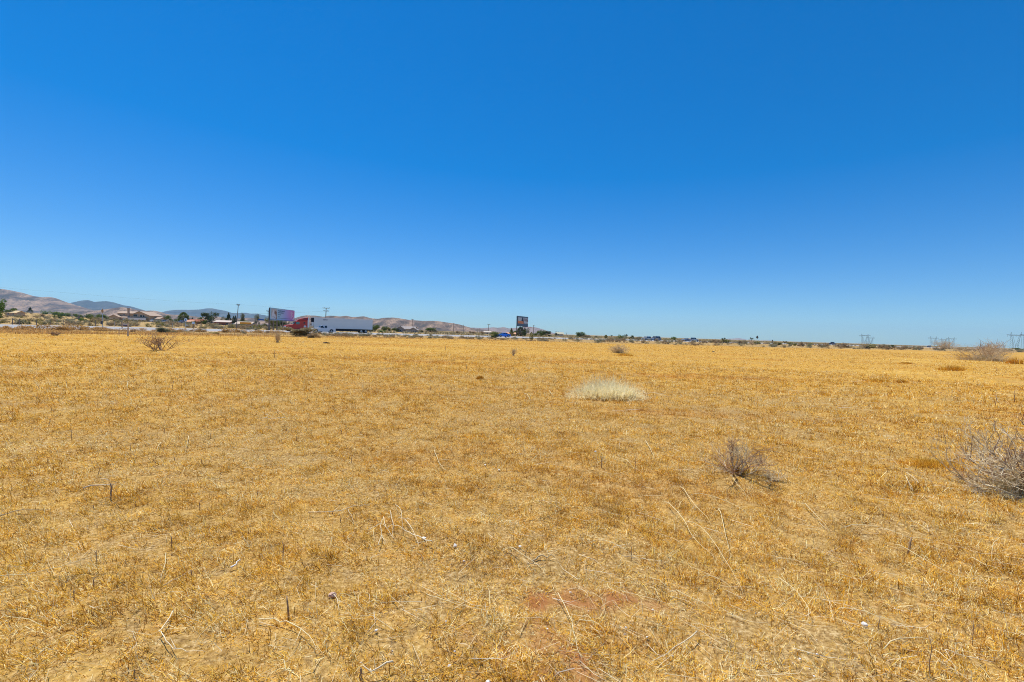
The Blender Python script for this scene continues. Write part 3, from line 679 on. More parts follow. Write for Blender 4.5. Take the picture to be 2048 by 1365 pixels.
dead_bush(318, 700, 82, 36, 'wide leafless brown bush with forked bare branches on the left', [M['twig_dark']], 14, 3, .014, seed=5, fork=3, up=.45)
dead_bush(555, 686, 12, 20, 'small upright grey bush standing alone below the lorry', [M['twig_grey'], M['twig_tan']], 9, 3, .006, seed=8, up=.6, flat=1.6)
dead_bush(1027, 712, 13, 14, 'tiny grey dead bush in the middle of the field', [M['twig_grey']], 7, 3, .009, seed=9, up=.4, flat=1.2)
dead_bush(1237, 706, 42, 17, 'low spreading grey brown bush at the far middle of the field', [M['twig_grey'], M['twig_tan']], 12, 3, .018, seed=12, up=.2, extra=lambda r_, w, h, s: bush_straw(r_, w, h, s, 500, .35))
dead_bush(108, 671.5, 19, 7, 'low dark clump of dead brush at the far left', [M['twig_dark']], 12, 3, .03, seed=13, up=.1)
dead_bush(1475, 950, 130, 66, 'twisted grey dead shrub in the straw at centre right', [M['twig_grey'], M['twig_dark']], 7, 4, .0065, seed=21, up=.10, kink=.5, extra=lambda r_, w, h, s: bush_straw(r_, w * .8, h * .3, s, 500, .2, mat=M['straw']))
dead_bush(1545, 962, 60, 26, 'low fan of pale dead twigs right of the twisted shrub', [M['twig_grey']], 7, 3, .004, seed=23, up=.0)
dead_bush(2044, 988, 205, 128, 'large tangled grey dead bush at the right edge', [M['twig_grey'], M['stick_pale'], M['twig_dark']], 12, 4, .0105, seed=31, fork=3, up=.0, sp=.20, kink=.6, extra=lambda r_, w, h, s: bush_straw(r_, w * .9, h * .45, s, 2600, .3))
bp_ = dead_bush(1972, 722, 108, 33, 'big heap of dead tumbleweed and branches at the far right', [M['twig_dark'], M['twig_tan'], M['twig_grey']], 16, 4, .024, seed=41, fork=3, up=.0, sp=.3, kink=.6, extra=lambda r_, w, h, s: bush_straw(r_, w * 1.05, h * .5, s, 4000, .3), name='brush_heap')
dead_bush(1974, 716, 44, 33, 'upright bare branches sticking out of the top of the big dead heap', [M['twig_tan'], M['twig_dark']], 8, 3, .035, seed=47, up=.35, flat=1.4)
dead_bush(1890, 698.5, 30, 18, 'grey rose bare bush behind the left end of the big brush heap', [M['twig_grey'], M['twig_tan']], 14, 3, .05, seed=43, up=.3)
dead_bush(1987, 723, 22, 11, 'small white bleached tumbleweed at the foot of the big heap', [M['stick_pale']], 14, 3, .012, seed=44, up=.1)
# pale grass clump
g = gnd(1215, 796)
root = empty('pale_grass_clump', g); tag(root, 'large clump of tall bleached pale grass in the middle of the field', 'grass clump')
n = 3000; w = 150 / F * g.y; h = 39 / F * g.y
x = rng.normal(0, .25, n) * w; x = np.clip(x, -.52 * w, .52 * w); y = rng.normal(0, .20, n) * w * .55
env = np.clip(1.08 - (np.abs(x) / (.56 * w)) ** 2.2, 0.10, 1) * (0.55 + .75 * vnoise(x * 5, y * 5, 8))
L = h * env * rng.uniform(.55, 1.5, n); W = rng.uniform(.006, .014, n)
az = np.arctan2(y * 1.2, x) + rng.normal(0, .6, n)
Vv = blades(x, y, L, W, np.clip(np.abs(rng.normal(.62, .38, n)) + .5 * (np.abs(x) / w) ** 1.0, 0, 1.35), az, rng.normal(.25, .8, n), None, np.zeros(n))
blades_obj('grass_blades', Vv, np.clip(rng.normal(.9, .25, n) + .1 * (x / w), 0, 1), M['white_straw'], root)
n = 2200
x = rng.normal(0, .23, n) * w; y = rng.normal(0, .20, n) * w * .55
Vv = blades(x, y, h * rng.uniform(.2, .55, n), np.full(n, .006), np.abs(rng.normal(.5, .4, n)), rng.uniform(0, 6.3, n), rng.normal(.2, .5, n), None, np.zeros(n))
blades_obj('low_blades', Vv, np.clip(rng.normal(.35, .2, n), 0, 1), M['straw'], root)
# flattened yellow tussocks further out
def tussock(px, py, wpx, hpx, label, tint, nb=700, mat='straw', ln=.8):
    g = gnd(px, py); root = empty('grass_tussock', g); tag(root, label, 'grass tussock')
    w = wpx / F * g.y; h = hpx / F * g.y
    x = rng.normal(0, .24, nb) * w; y = rng.normal(0, .2, nb) * w * .5
    Vv = blades(x, y, h * rng.uniform(.5, 1.1, nb) * np.sqrt(np.clip(1 - (x / (.6 * w)) ** 2, .05, 1)), np.full(nb, max(.004, g.y * .0008)), np.abs(rng.normal(.45, .3, nb)), rng.uniform(0, 6.3, nb), rng.normal(.2, .4, nb), None, np.zeros(nb))
    o = blades_obj('grass_blades', Vv, np.clip(rng.normal(tint, .2, nb), 0, 1), M[mat], root)
for a in [(1905, 744, 55, 14, 'upright golden tussock patch left of the big brush heap', .6), (1755, 766, 60, 8, 'low vivid yellow tussock in the right of the field', .62), (1803, 767, 24, 9, 'small vivid orange tussock next to the low yellow one', .5),
          (1430, 945, 0, 0, '', 0), (1250, 712, 40, 6, 'bright yellow grass at the foot of the low grey brown bush', .6), (960, 758, 16, 10, 'rust coloured tuft in the middle of the field', .42), (1855, 930, 110, 17, 'golden tussock growing left of the large tangled bush', .62),
          (1812, 728, 26, 4, 'small orange patch of grass in the far right of the field', .5), (2030, 728, 40, 14, 'golden tussock at the right foot of the brush heap', .6)]:
    if a[2]: tussock(*a, nb=500 if a[1] < 900 else 1600)

# ---------------------------------------------------------------- road
pxs = np.concatenate([np.linspace(-420, 2060, 125), [2120, 2180, 2230, 2270]])
def ribbon(name, fn, z, mat, off=None):
    vs = []; fs = []
    for k, p in enumerate(pxs):
        a, b = fn(p)
        for D in (a, b):
            q = at(p, hor(p), float(D)); vs.append((q.x, q.y, z))
        if k: fs.append((2 * k - 2, 2 * k, 2 * k + 1, 2 * k - 1))
    o = mesh_obj(name, vs, fs, mat); tag(o, kind='structure'); return o
rd_ = ribbon('road', lambda p: (road_near(p), road_far(p)), 0.12, M['asphalt'])
vs = []; fs = []          # the road's low embankment
for k, p in enumerate(pxs):
    for D, z in ((road_near(p) - 2.0, -.1), (road_near(p), .115), (road_far(p), .115), (road_far(p) + 2.5, -.1)):
        q = at(p, hor(p), float(D)); vs.append((q.x, q.y, z))
    if k:
        for m_ in range(3): fs.append((4 * k - 4 + m_, 4 * k + m_, 4 * k + m_ + 1, 4 * k - 3 + m_))
m = simple('gravel_shoulder', (0.50, 0.42, 0.32), .95, .2, 1)
tag(mesh_obj('road_shoulder', vs, fs, m), kind='structure')
def lane(name, t, wd, mat):
    def fn(p):
        a, b = road_near(p), road_far(p); c_ = a + (b - a) * t
        k = wd * (b - a) / 33.0
        return c_ - k / 2, c_ + k / 2
    ribbon(name, fn, 0.128, mat)
lane('road_edge_line', .12, .22, M['white_paint']); lane('road_edge_line', .88, .22, M['white_paint'])
lane('road_centre_line', .49, .18, M['yellow_paint']); lane('road_centre_line', .51, .18, M['yellow_paint'])

# ---------------------------------------------------------------- mountains
def ridge(name, prof, D, W, mat, amp=.35, scale=900., sil=.35, seed=1, step=1.5, base=-8, nv=56):
    xs = np.array([p[0] for p in prof], float); ys = np.array([p[1] for p in prof], float)
    px = np.arange(xs[0], xs[-1] + step, step)
    py = np.interp(px, xs, ys)
    k = np.ones(5) / 5; pp = np.pad(py, 2, mode='edge'); py = .5 * py + .5 * np.convolve(pp, k, 'valid')
    py = py + (fbm(px / 9, px * 0 + seed, seed, 4) - .5) * 2 * sil
    vs = []
    tt = np.concatenate([np.linspace(0, 1, nv), [1.06, 1.2, 1.5]])
    for t in tt:
        dist = D - W * (1 - t)
        pts = np.array([at(a, b, D) for a, b in zip(px, py)])
        zr = pts[:, 2]; sc_ = dist / D
        x = pts[:, 0] * sc_; y = pts[:, 1] * sc_
        if t <= 1:
            rn = 1 - np.abs(2 * fbm(x / scale, y / scale, seed, 5) - 1) * 2.2
            rn = np.clip(rn, -.4, 1)
            sh = t ** 1.25
            z = base + (zr - base) * sh * (1 - amp * (1 - rn) * (1 - t) ** .55)
        else:
            z = zr - (zr - base) * (t - 1) * 2.0
        vs.append(np.stack([x, y, z], -1))
    Vv = np.concatenate(vs); nx = len(px); fs = []
    for i in range(len(tt) - 1):
        for j in range(nx - 1): fs.append((i * nx + j, i * nx + j + 1, (i + 1) * nx + j + 1, (i + 1) * nx + j))
    o = mesh_obj(name, Vv, fs, mat, None, True); tag(o, kind='structure'); return o
ridge('mountains', [(-420, 598), (-300, 575), (-150, 566), (-60, 571), (0, 578), (20, 581), (45, 586), (68, 593), (85, 595), (100, 594.5), (112, 597), (128, 603), (140, 607), (152, 611), (170, 616), (190, 622), (215, 630), (240, 638), (262, 646)], 3800, 800, M['hill_pink'], .5, 170., .3, 3)
ridge('mountains', [(100, 618), (132, 608), (142, 606), (155, 603), (168, 601), (177, 600.5), (188, 604.5), (197, 603.5), (215, 603), (230, 606), (245, 610.5), (265, 614), (280, 618.5), (290, 621.5), (310, 628), (330, 636)], 6500, 1100, M['hill_blue'], .55, 260., .3, 5)
ridge('mountains', [(265, 640), (300, 630), (320, 625.5), (338, 621.5), (355, 620), (380, 620), (400, 619.5), (412, 617.5), (424, 617), (436, 619.5), (450, 622), (463, 626), (475, 627), (490, 626), (500, 627.8), (515, 628), (530, 631), (545, 634), (562, 637), (590, 641), (620, 650)], 8000, 1100, M['hill_blue'], .55, 300., .3, 7)
ridge('hills', [(-100, 632), (60, 630), (160, 623), (200, 621), (225, 617), (243, 615), (258, 616.5), (272, 620), (292, 622), (308, 621.5), (320, 624), (332, 628), (345, 630), (360, 630), (380, 632), (402, 635), (430, 633), (450, 636), (470, 637.5), (495, 636), (515, 636.5), (535, 640), (560, 643), (580, 640), (592, 636), (603, 632.5), (615, 631), (632, 632), (648, 634), (656, 632), (668, 632), (680, 633.5), (692, 632), (705, 634.5), (718, 634), (728, 633), (742, 637), (756, 638), (768, 636), (785, 635.5), (800, 637), (815, 640), (830, 641), (845, 642), (860, 642), (875, 642.5), (892, 645), (907, 647), (922, 650), (937, 655), (950, 657.5), (975, 661), (1010, 666)], 2600, 330, M['hill_pink'], .6, 70., .35, 11, nv=70)
ridge('hills', [(900, 664), (930, 658), (945, 655.5), (965, 657), (985, 655), (995, 656), (1008, 654.8), (1018, 657.5), (1028, 656.5), (1042, 655), (1058, 653.8), (1074, 655.5), (1088, 660), (1105, 666), (1122, 670), (1150, 675), (1170, 678)], 5200, 420, M['hill_far'], .5, 110., .3, 13)
ridge('distant_hills', [(1120, 672), (1250, 676), (1360, 681), (1378, 679.5), (1400, 677.5), (1425, 678.5), (1448, 680), (1452, 678), (1466, 677.5), (1478, 676.5), (1490, 679), (1502, 682), (1515, 682), (1528, 681), (1545, 681.5), (1562, 684), (1590, 683.5), (1620, 685), (1700, 688.5), (1800, 691.5)], 8200, 900, M['hill_far'], .45, 300., .25, 17)

# ---------------------------------------------------------------- vegetation
def leaf_cloud(n, env, size, tint_m=.5, seed=0):
    """n small leaf clumps inside an envelope function env(rng)->point in unit space"""
    P = env(n); nrm = rng.normal(0, 1, (n, 3)); nrm /= np.linalg.norm(nrm, axis=1)[:, None]
    a = np.cross(nrm, rng.normal(0, 1, (n, 3))); a /= np.linalg.norm(a, axis=1)[:, None]; b = np.cross(nrm, a)
    s = size * rng.uniform(.5, 1.3, n)[:, None]
    Vv = np.stack([P - a * s, P - b * s * .45, P + b * s * .45, P + a * s * .3 + b * s * .5, P + a * s * 1.1], 1)
    Vv[:, 3] = P + a * s * .55 + b * s * .4; Vv[:, 2] = P + a * s * .5 - b * s * .45
    Vv[:, 0] = P - a * s + b * .1 * s; Vv[:, 1] = P - a * s * .9 - b * .35 * s
    return Vv, P
def env_round(flat=1.0, lobes=11, seed=0, low=.0):
    r_ = np.random.default_rng(seed)
    c = np.stack([r_.uniform(-.30, .30, lobes), r_.uniform(-.30, .30, lobes), r_.uniform(low + .18, .80, lobes)], -1)
    rad = r_.uniform(.14, .24, lobes)
    def f(n):
        k = r_.integers(0, lobes, n); d = r_.normal(0, 1, (n, 3)); d /= np.linalg.norm(d, axis=1)[:, None]
        p = c[k] + d * rad[k][:, None] * (r_.random(n)[:, None] ** .35)
        p[:, 2] = np.maximum(p[:, 2], .03); return p
    return f
def env_cone(p=1.0, low=.05, w=.45, seed=0):
    r_ = np.random.default_rng(seed)
    def f(n):
        z = r_.uniform(0, 1, n) ** .8 * (1 - low) + low
        rr__ = w * (1 - (z - low) / (1 - low)) ** p * (.55 + .45 * r_.random(n)) * (1 + .25 * np.sin(z * 23 + 3))
        a = r_.uniform(0, 6.283, n); return np.stack([rr__ * np.cos(a), rr__ * np.sin(a), z], -1)
    return f
def env_column(w=.42, seed=0):
    r_ = np.random.default_rng(seed)
    def f(n):
        z = r_.uniform(.03, 1, n); rr__ = w * np.sin(np.clip(z * 2.75 + .38, 0, 3.14)) ** .6 * (.6 + .4 * r_.random(n)); a = r_.uniform(0, 6.283, n)
        return np.stack([rr__ * np.cos(a), rr__ * np.sin(a), z], -1)
    return f
def env_dome(seed=0, lobes=9):
    r_ = np.random.default_rng(seed)
    c = np.stack([r_.uniform(-.34, .34, lobes), r_.uniform(-.34, .34, lobes), r_.uniform(.05, .55, lobes)], -1); rad = r_.uniform(.12, .24, lobes)
    def f(n):
        k = r_.integers(0, lobes, n); d = r_.normal(0, 1, (n, 3)); d /= np.linalg.norm(d, axis=1)[:, None]
        p = c[k] + d * rad[k][:, None] * np.array([1, 1, 1.5]) * (r_.random(n)[:, None] ** .4); p[:, 2] = np.abs(p[:, 2]) * .95 + .02; return p
    return f
_plants = {}
def plant(kind, mat, seed, w, h, loc, name, label, cat='tree', group=None, leaves=1500, leafsize=None):
    """a tree or bush > crown, trunk; the shapes of one kind and seed share their meshes"""
    key = (kind, mat, seed, leaves)
    if key not in _plants:
        trunk_top = {'round': .5, 'cone': .9, 'column': .6, 'dome': .25, 'loose': .7}[kind]
        env = {'round': env_round(seed=seed), 'cone': env_cone(seed=seed), 'column': env_column(seed=seed), 'dome': env_dome(seed=seed), 'loose': env_round(lobes=12, seed=seed, low=0)}[kind]
        sz = leafsize or {'round': .042, 'cone': .04, 'column': .05, 'dome': .048, 'loose': .036}[kind]
        Vv, P = leaf_cloud(leaves, env, sz)
        ex_ = np.percentile(np.abs(P[:, :2]), 98, axis=0); nz_ = np.array([.5 / ex_[0], .5 / ex_[1], 1 / np.percentile(P[:, 2], 98.5)]); Vv = Vv * nz_; P = P * nz_
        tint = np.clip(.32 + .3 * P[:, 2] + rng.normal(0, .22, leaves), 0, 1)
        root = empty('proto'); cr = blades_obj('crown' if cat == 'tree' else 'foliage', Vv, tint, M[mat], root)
        mb = MB(); sdd = random.Random(seed)
        mb.tube([(0, 0, -.03), (sdd.uniform(-.02, .02), .01, trunk_top * .5), (0, 0, trunk_top)], .035 if cat == 'tree' else .02, .012, 6)
        for k in range(5):
            a = sdd.uniform(0, 6.28); z0 = trunk_top * sdd.uniform(.2, .8)
            mb.tube([(0, 0, z0), (math.cos(a) * .12, math.sin(a) * .12, z0 + .12), (math.cos(a) * .22, math.sin(a) * .22, z0 + .26)], .014, .005, 5)
        mb.build('trunk' if cat == 'tree' else 'stems', M['bark'], root)
        _plants[key] = [root, False]
    root, used = _plants[key]
    o = root if not used else copy_tree(root)
    _plants[key][1] = True
    o.name = name; o.location = loc; o.rotation_euler = (0, 0, rnd.uniform(0, 6.28)); o.scale = (w, w, h)
    for k in ('label', 'category', 'group'):
        if k in o: del o[k]
    tag(o, label, cat, group); return o
def pl(kind, mat, px, D, wpx, hpx, name, label, cat='tree', seed=1, leaves=1500, group=None):
    loc = col_at(px, D); w = wpx / F * D; h = hpx / F * D
    return plant(kind, mat, seed, w * 1.02, h, loc - Vector((0, 0, .02)), name, label, cat, group, leaves)

# left, behind the road
T = [('round', 'leaf_bright', -3, 150, 24, 40, 'broadleaf_tree', 'green tree cut by the left edge of the picture', 'tree', 3, 900),
 ('round', 'leaf_green', 18, 330, 20, 14, 'broadleaf_tree', 'low green tree beside the tan roof at the far left', 'tree', 4),
 ('cone', 'leaf_dark', 60, 430, 9, 12, 'conifer_tree', 'small dark pine on the skyline right of the tan roof', 'tree', 2),
 ('dome', 'leaf_dark', 28, 440, 10, 8, 'bush', 'dark bush just right of the tan roof on the left skyline', 'bush', 2),
 ('dome', 'leaf_bright', 90, 420, 12, 7, 'bush', 'first bright green bush along the left skyline', 'bush', 3),
 ('dome', 'leaf_bright', 107, 420, 14, 8, 'bush', 'second bright green bush along the left skyline', 'bush', 4),
 ('dome', 'leaf_bright', 126, 410, 14, 7, 'bush', 'third bright green bush along the left skyline', 'bush', 5),
 ('dome', 'leaf_green', 144, 400, 16, 7, 'bush', 'flat green bush in the middle of the left bush row', 'bush', 6),
 ('dome', 'leaf_green', 160, 390, 14, 7, 'bush', 'green bush left of the brown board and sign post', 'bush', 7),
 ('dome', 'leaf_green', 176, 380, 15, 9, 'bush', 'green bush left of the orange diamond sign', 'bush', 8),
 ('dome', 'leaf_green', 192, 370, 16, 9, 'bush', 'green bush directly behind the orange diamond sign', 'bush', 9),
 ('dome', 'leaf_green', 217, 360, 24, 9, 'bush', 'wide green bush between the diamond sign and the tan garage', 'bush', 10),
 ('dome', 'leaf_yellow', 48, 110, 18, 9, 'bush', 'yellow green bush behind the fence at the far left', 'bush', 11),
 ('dome', 'leaf_tan', 90, 250, 14, 8, 'bush', 'brown scrub bush on the slope left of the long green row', 'bush', 12),
 ('dome', 'leaf_green', 116, 240, 13, 9, 'bush', 'round dark green bush on the slope at the left', 'bush', 13),
 ('dome', 'leaf_bright', 164, 200, 12, 6, 'bush', 'small bright green bush low on the slope left of the sign', 'bush', 14),
 ('round', 'leaf_green', 334, 290, 13, 14, 'broadleaf_tree', 'small round green tree right of the two storey house', 'tree', 5),
 ('dome', 'leaf_green', 349, 300, 15, 8, 'bush', 'low green bush between the two trees right of the house', 'bush', 15),
 ('column', 'leaf_green', 367, 280, 17, 22, 'broadleaf_tree', 'tall full green tree behind the octagonal road sign', 'tree', 6),
 ('dome', 'leaf_bright', 379, 300, 10, 9, 'bush', 'bright green bush right of the octagonal sign', 'bush', 16),
 ('column', 'leaf_dark', 384.5, 330, 3.5, 12, 'cypress_tree', 'very thin dark cypress left of the red roofed houses', 'tree', 7),
 ('column', 'leaf_dark', 388.5, 340, 2.5, 8, 'cypress_tree', 'short thin cypress next to the very thin one', 'tree', 7),
 ('round', 'leaf_green', 400, 300, 12, 13, 'broadleaf_tree', 'dark green tree at the left of the big broad tree', 'tree', 8),
 ('round', 'leaf_dark', 420, 270, 26, 24, 'broadleaf_tree', 'big broad dark green tree between the red roofed houses', 'tree', 9, 900),
 ('dome', 'leaf_green', 408, 265, 14, 9, 'bush', 'mid green bush at the foot of the big broad tree', 'bush', 17),
 ('dome', 'leaf_green', 436, 330, 18, 8, 'bush', 'low green bush behind the dark red long house', 'bush', 18),
 ('round', 'leaf_pale', 449, 320, 13, 16, 'broadleaf_tree', 'pale olive tree left of the tall pine', 'tree', 10),
 ('cone', 'leaf_dark', 457, 300, 12, 25, 'conifer_tree', 'tall dark pine at the end of the dark red long house', 'tree', 3, 600),
 ('column', 'leaf_dark', 467, 270, 4.6, 19, 'cypress_tree', 'left one of the two slim cypresses beside the leaning pole', 'tree', 8),
 ('column', 'leaf_dark', 470.8, 271, 4.0, 20, 'cypress_tree', 'right one of the two slim cypresses beside the leaning pole', 'tree', 8),
 ('loose', 'leaf_pale', 483, 290, 15, 24, 'broadleaf_tree', 'open grey green tree right of the leaning pole', 'tree', 11, 600),
 ('dome', 'leaf_bright', 494.5, 300, 21, 11, 'broadleaf_tree', 'bright green domed tree above the orange canopy', 'tree', 19),
 ('loose', 'leaf_pale', 514, 310, 10, 24, 'conifer_tree', 'tall thin grey pine between the canopy and the big billboard', 'tree', 12),
 ('round', 'leaf_yellow', 538, 220, 20, 20, 'broadleaf_tree', 'yellow green tree left of the big billboard', 'tree', 13, 700),
 ('round', 'leaf_green', 551, 230, 16, 17, 'broadleaf_tree', 'green tree under the left end of the big billboard', 'tree', 14),
 ('round', 'leaf_dark', 562, 235, 16, 15, 'broadleaf_tree', 'dark green tree under the middle of the big billboard', 'tree', 15),
 ('dome', 'leaf_pale', 575, 240, 20, 12, 'bush', 'pale green bush under the right end of the big billboard', 'bush', 20),
 ('dome', 'leaf_sage', 497.5, 133, 10, 5, 'bush', 'grey green bush on the far verge below the orange canopy', 'bush', 21),
 ('dome', 'leaf_sage', 512, 136, 10, 4.5, 'bush', 'second grey green bush on the far verge, towards the big billboard', 'bush', 22),
 # right of the lorry
 ('round', 'leaf_green', 750, 205, 16, 14, 'broadleaf_tree', 'green tree touching the rear of the white trailer', 'tree', 16, 600),
 ('dome', 'leaf_bright', 764, 190, 12, 4.5, 'bush', 'low bright green bush near the trailer rear', 'bush', 23),
 ('round', 'leaf_green', 768, 260, 11, 10, 'broadleaf_tree', 'first green tree in the row left of the grey gabled house', 'tree', 17),
 ('round', 'leaf_yellow', 779, 262, 11, 8.5, 'broadleaf_tree', 'second, yellower tree in the row left of the grey gabled house', 'tree', 18),
 ('round', 'leaf_green', 789, 264, 10, 8, 'broadleaf_tree', 'third green tree in the row left of the grey gabled house', 'tree', 19),
 ('round', 'leaf_yellow', 796, 266, 8, 7.5, 'broadleaf_tree', 'last small tree against the left wall of the grey gabled house', 'tree', 20),
 ('dome', 'leaf_green', 828, 280, 14, 7, 'bush', 'green bush before the right gable of the grey house', 'bush', 24),
 ('dome', 'leaf_dark', 842, 300, 8, 4.5, 'bush', 'small dark bush just right of the grey gabled house', 'bush', 25),
 ('dome', 'leaf_green', 862, 330, 21, 9, 'broadleaf_tree', 'domed olive tree above the brown ramada roof', 'tree', 26),
 ('dome', 'leaf_tan', 917, 300, 10, 5, 'bush', 'brown bush between the two bare poles', 'bush', 27),
 ('dome', 'leaf_tan', 944, 330, 12, 5, 'bush', 'olive brown bush right of the two bare poles', 'bush', 28),
 ('dome', 'leaf_tan', 963, 330, 12, 5, 'bush', 'pale brown bush left of the cross armed pole', 'bush', 29),
 ('dome', 'leaf_green', 988, 126, 19, 12, 'juniper_bush', 'big round olive green bush in front of the blue car', 'bush', 30, 900),
 ('cone', 'leaf_green', 1023, 210, 11, 16, 'conifer_tree', 'pointed green tree left of the dark billboard legs', 'tree', 4),
 ('round', 'leaf_green', 1031, 235, 10, 10, 'broadleaf_tree', 'low tree between the pointed tree and the billboard leg', 'tree', 21),
 ('column', 'leaf_dark', 1041, 225, 15, 18, 'broadleaf_tree', 'dark tree behind the dark billboard, left of its legs', 'tree', 9, 600),
 ('loose', 'leaf_green', 1052, 220, 14, 16, 'broadleaf_tree', 'green tree behind the right legs of the dark billboard', 'tree', 13, 600),
 ('column', 'leaf_yellow', 1063, 106, 7.5, 16, 'juniper_bush', 'narrow upright olive bush standing before the road', 'bush', 10, 600),
 ('dome', 'leaf_green', 1071, 250, 10, 7, 'bush', 'low green bush right of the lone bare pole', 'bush', 31),
 ('round', 'leaf_green', 1082, 250, 16, 12, 'broadleaf_tree', 'round bright tree right of the lone bare pole', 'tree', 22, 600),
 ('round', 'leaf_dark', 1094, 255, 15, 11, 'broadleaf_tree', 'darker round tree beside the bright round one', 'tree', 23),
 ('round', 'leaf_dark', 1112, 400, 6, 6, 'broadleaf_tree', 'small tree left of the small pale house', 'tree', 24),
 ('cone', 'leaf_dark', 1116, 460, 4, 9, 'conifer_tree', 'tiny pointed tree behind the small pale house', 'tree', 5),
 ('cone', 'leaf_dark', 1122, 460, 4, 8, 'conifer_tree', 'tiny pointed tree at the right of the small pale house', 'tree', 6),
 ('dome', 'leaf_green', 1160, 330, 22, 9.5, 'broadleaf_tree', 'wide green domed tree alone on the skyline', 'tree', 32, 600),
 ('dome', 'leaf_tan', 1176, 320, 18, 5, 'bush', 'low olive bush right of the wide domed tree', 'bush', 33),
 ('dome', 'leaf_sage', 1192, 300, 12, 4, 'bush', 'low grey bush left of the two small joshua trees', 'bush', 34),
 ('column', 'leaf_yellow', 1212, 270, 5.5, 7, 'joshua_tree', 'small yellow green joshua tree on the skyline', 'tree', 11),
 ('dome', 'leaf_green', 1242, 260, 17, 8, 'bush', 'green bush with a joshua tree at its right end', 'bush', 35),
 ('dome', 'leaf_dark', 1264, 245, 9, 8, 'bush', 'dark bush left of the pair of cars', 'bush', 36),
 ('dome', 'leaf_sage', 1277, 240, 22, 6, 'bush', 'grey green low bush touching the left of the car pair', 'bush', 37),
 ('round', 'leaf_green', 1346, 235, 13, 8, 'bush', 'round green bush standing between the car pair and the silver pickup', 'bush', 25),
 ('dome', 'leaf_yellow', 1451, 190, 17, 8, 'bush', 'olive bush at the foot of the small joshua tree', 'bush', 38),
 ('dome', 'leaf_tan', 1430, 200, 18, 6, 'bush', 'brown bush left of the joshua tree bush', 'bush', 39),
 ('dome', 'leaf_tan', 1487, 190, 20, 7, 'bush', 'tan bush left of the dark diamond sign', 'bush', 40),
 ('dome', 'leaf_yellow', 1515, 185, 14, 6, 'bush', 'low olive bush below the dark diamond sign', 'bush', 41),
 ('dome', 'leaf_yellow', 1555, 175, 14, 6, 'bush', 'low olive bush left of the dark joshua tree', 'bush', 42),
 ('dome', 'leaf_yellow', 1583, 170, 15, 7, 'bush', 'olive bush right of the dark joshua tree', 'bush', 43),
 ('dome', 'leaf_tan', 1601, 170, 12, 8, 'bush', 'dry bush midway between the joshua tree and the dark car', 'bush', 44),
 ('dome', 'leaf_yellow', 1622, 165, 12, 6, 'bush', 'small olive bush left of the dark blue car', 'bush', 45),
 ('dome', 'leaf_tan', 1645, 160, 22, 8, 'bush', 'wide tan bush just left of the dark blue car', 'bush', 46),
 ('dome', 'leaf_tan', 1690, 160, 22, 9, 'bush', 'wide brown bush right of the dark blue car', 'bush', 47),
 ('dome', 'leaf_yellow', 1731, 150, 30, 9, 'bush', 'dark olive bush under the leftmost pylons', 'bush', 48),
 ('dome', 'leaf_tan', 1762, 165, 20, 7, 'bush', 'low brown bush right of the leftmost pylons', 'bush', 49),
 ('dome', 'leaf_dark', 1777, 165, 18, 8, 'bush', 'dark brown bush on the right skyline', 'bush', 50),
 ('dome', 'leaf_tan', 1803, 175, 16, 5, 'bush', 'low bush on the right skyline past the dark brown one', 'bush', 51),
 ('dome', 'leaf_tan', 1836, 180, 16, 6, 'bush', 'low bush left of the farthest car', 'bush', 52),
 ('dome', 'leaf_tan', 1876, 180, 20, 6, 'bush', 'brown bush right of the farthest car', 'bush', 53),
 ('dome', 'leaf_green', 2035, 400, 22, 5, 'bush', 'low green bush under the big pylon at the right edge', 'bush', 54)]
def name_tree(t): return t[8] == 'tree'
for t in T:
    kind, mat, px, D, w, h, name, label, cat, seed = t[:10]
    pl(kind, mat, px, D, w, h, name, label, cat, seed, 1600 if name_tree(t) else 900)

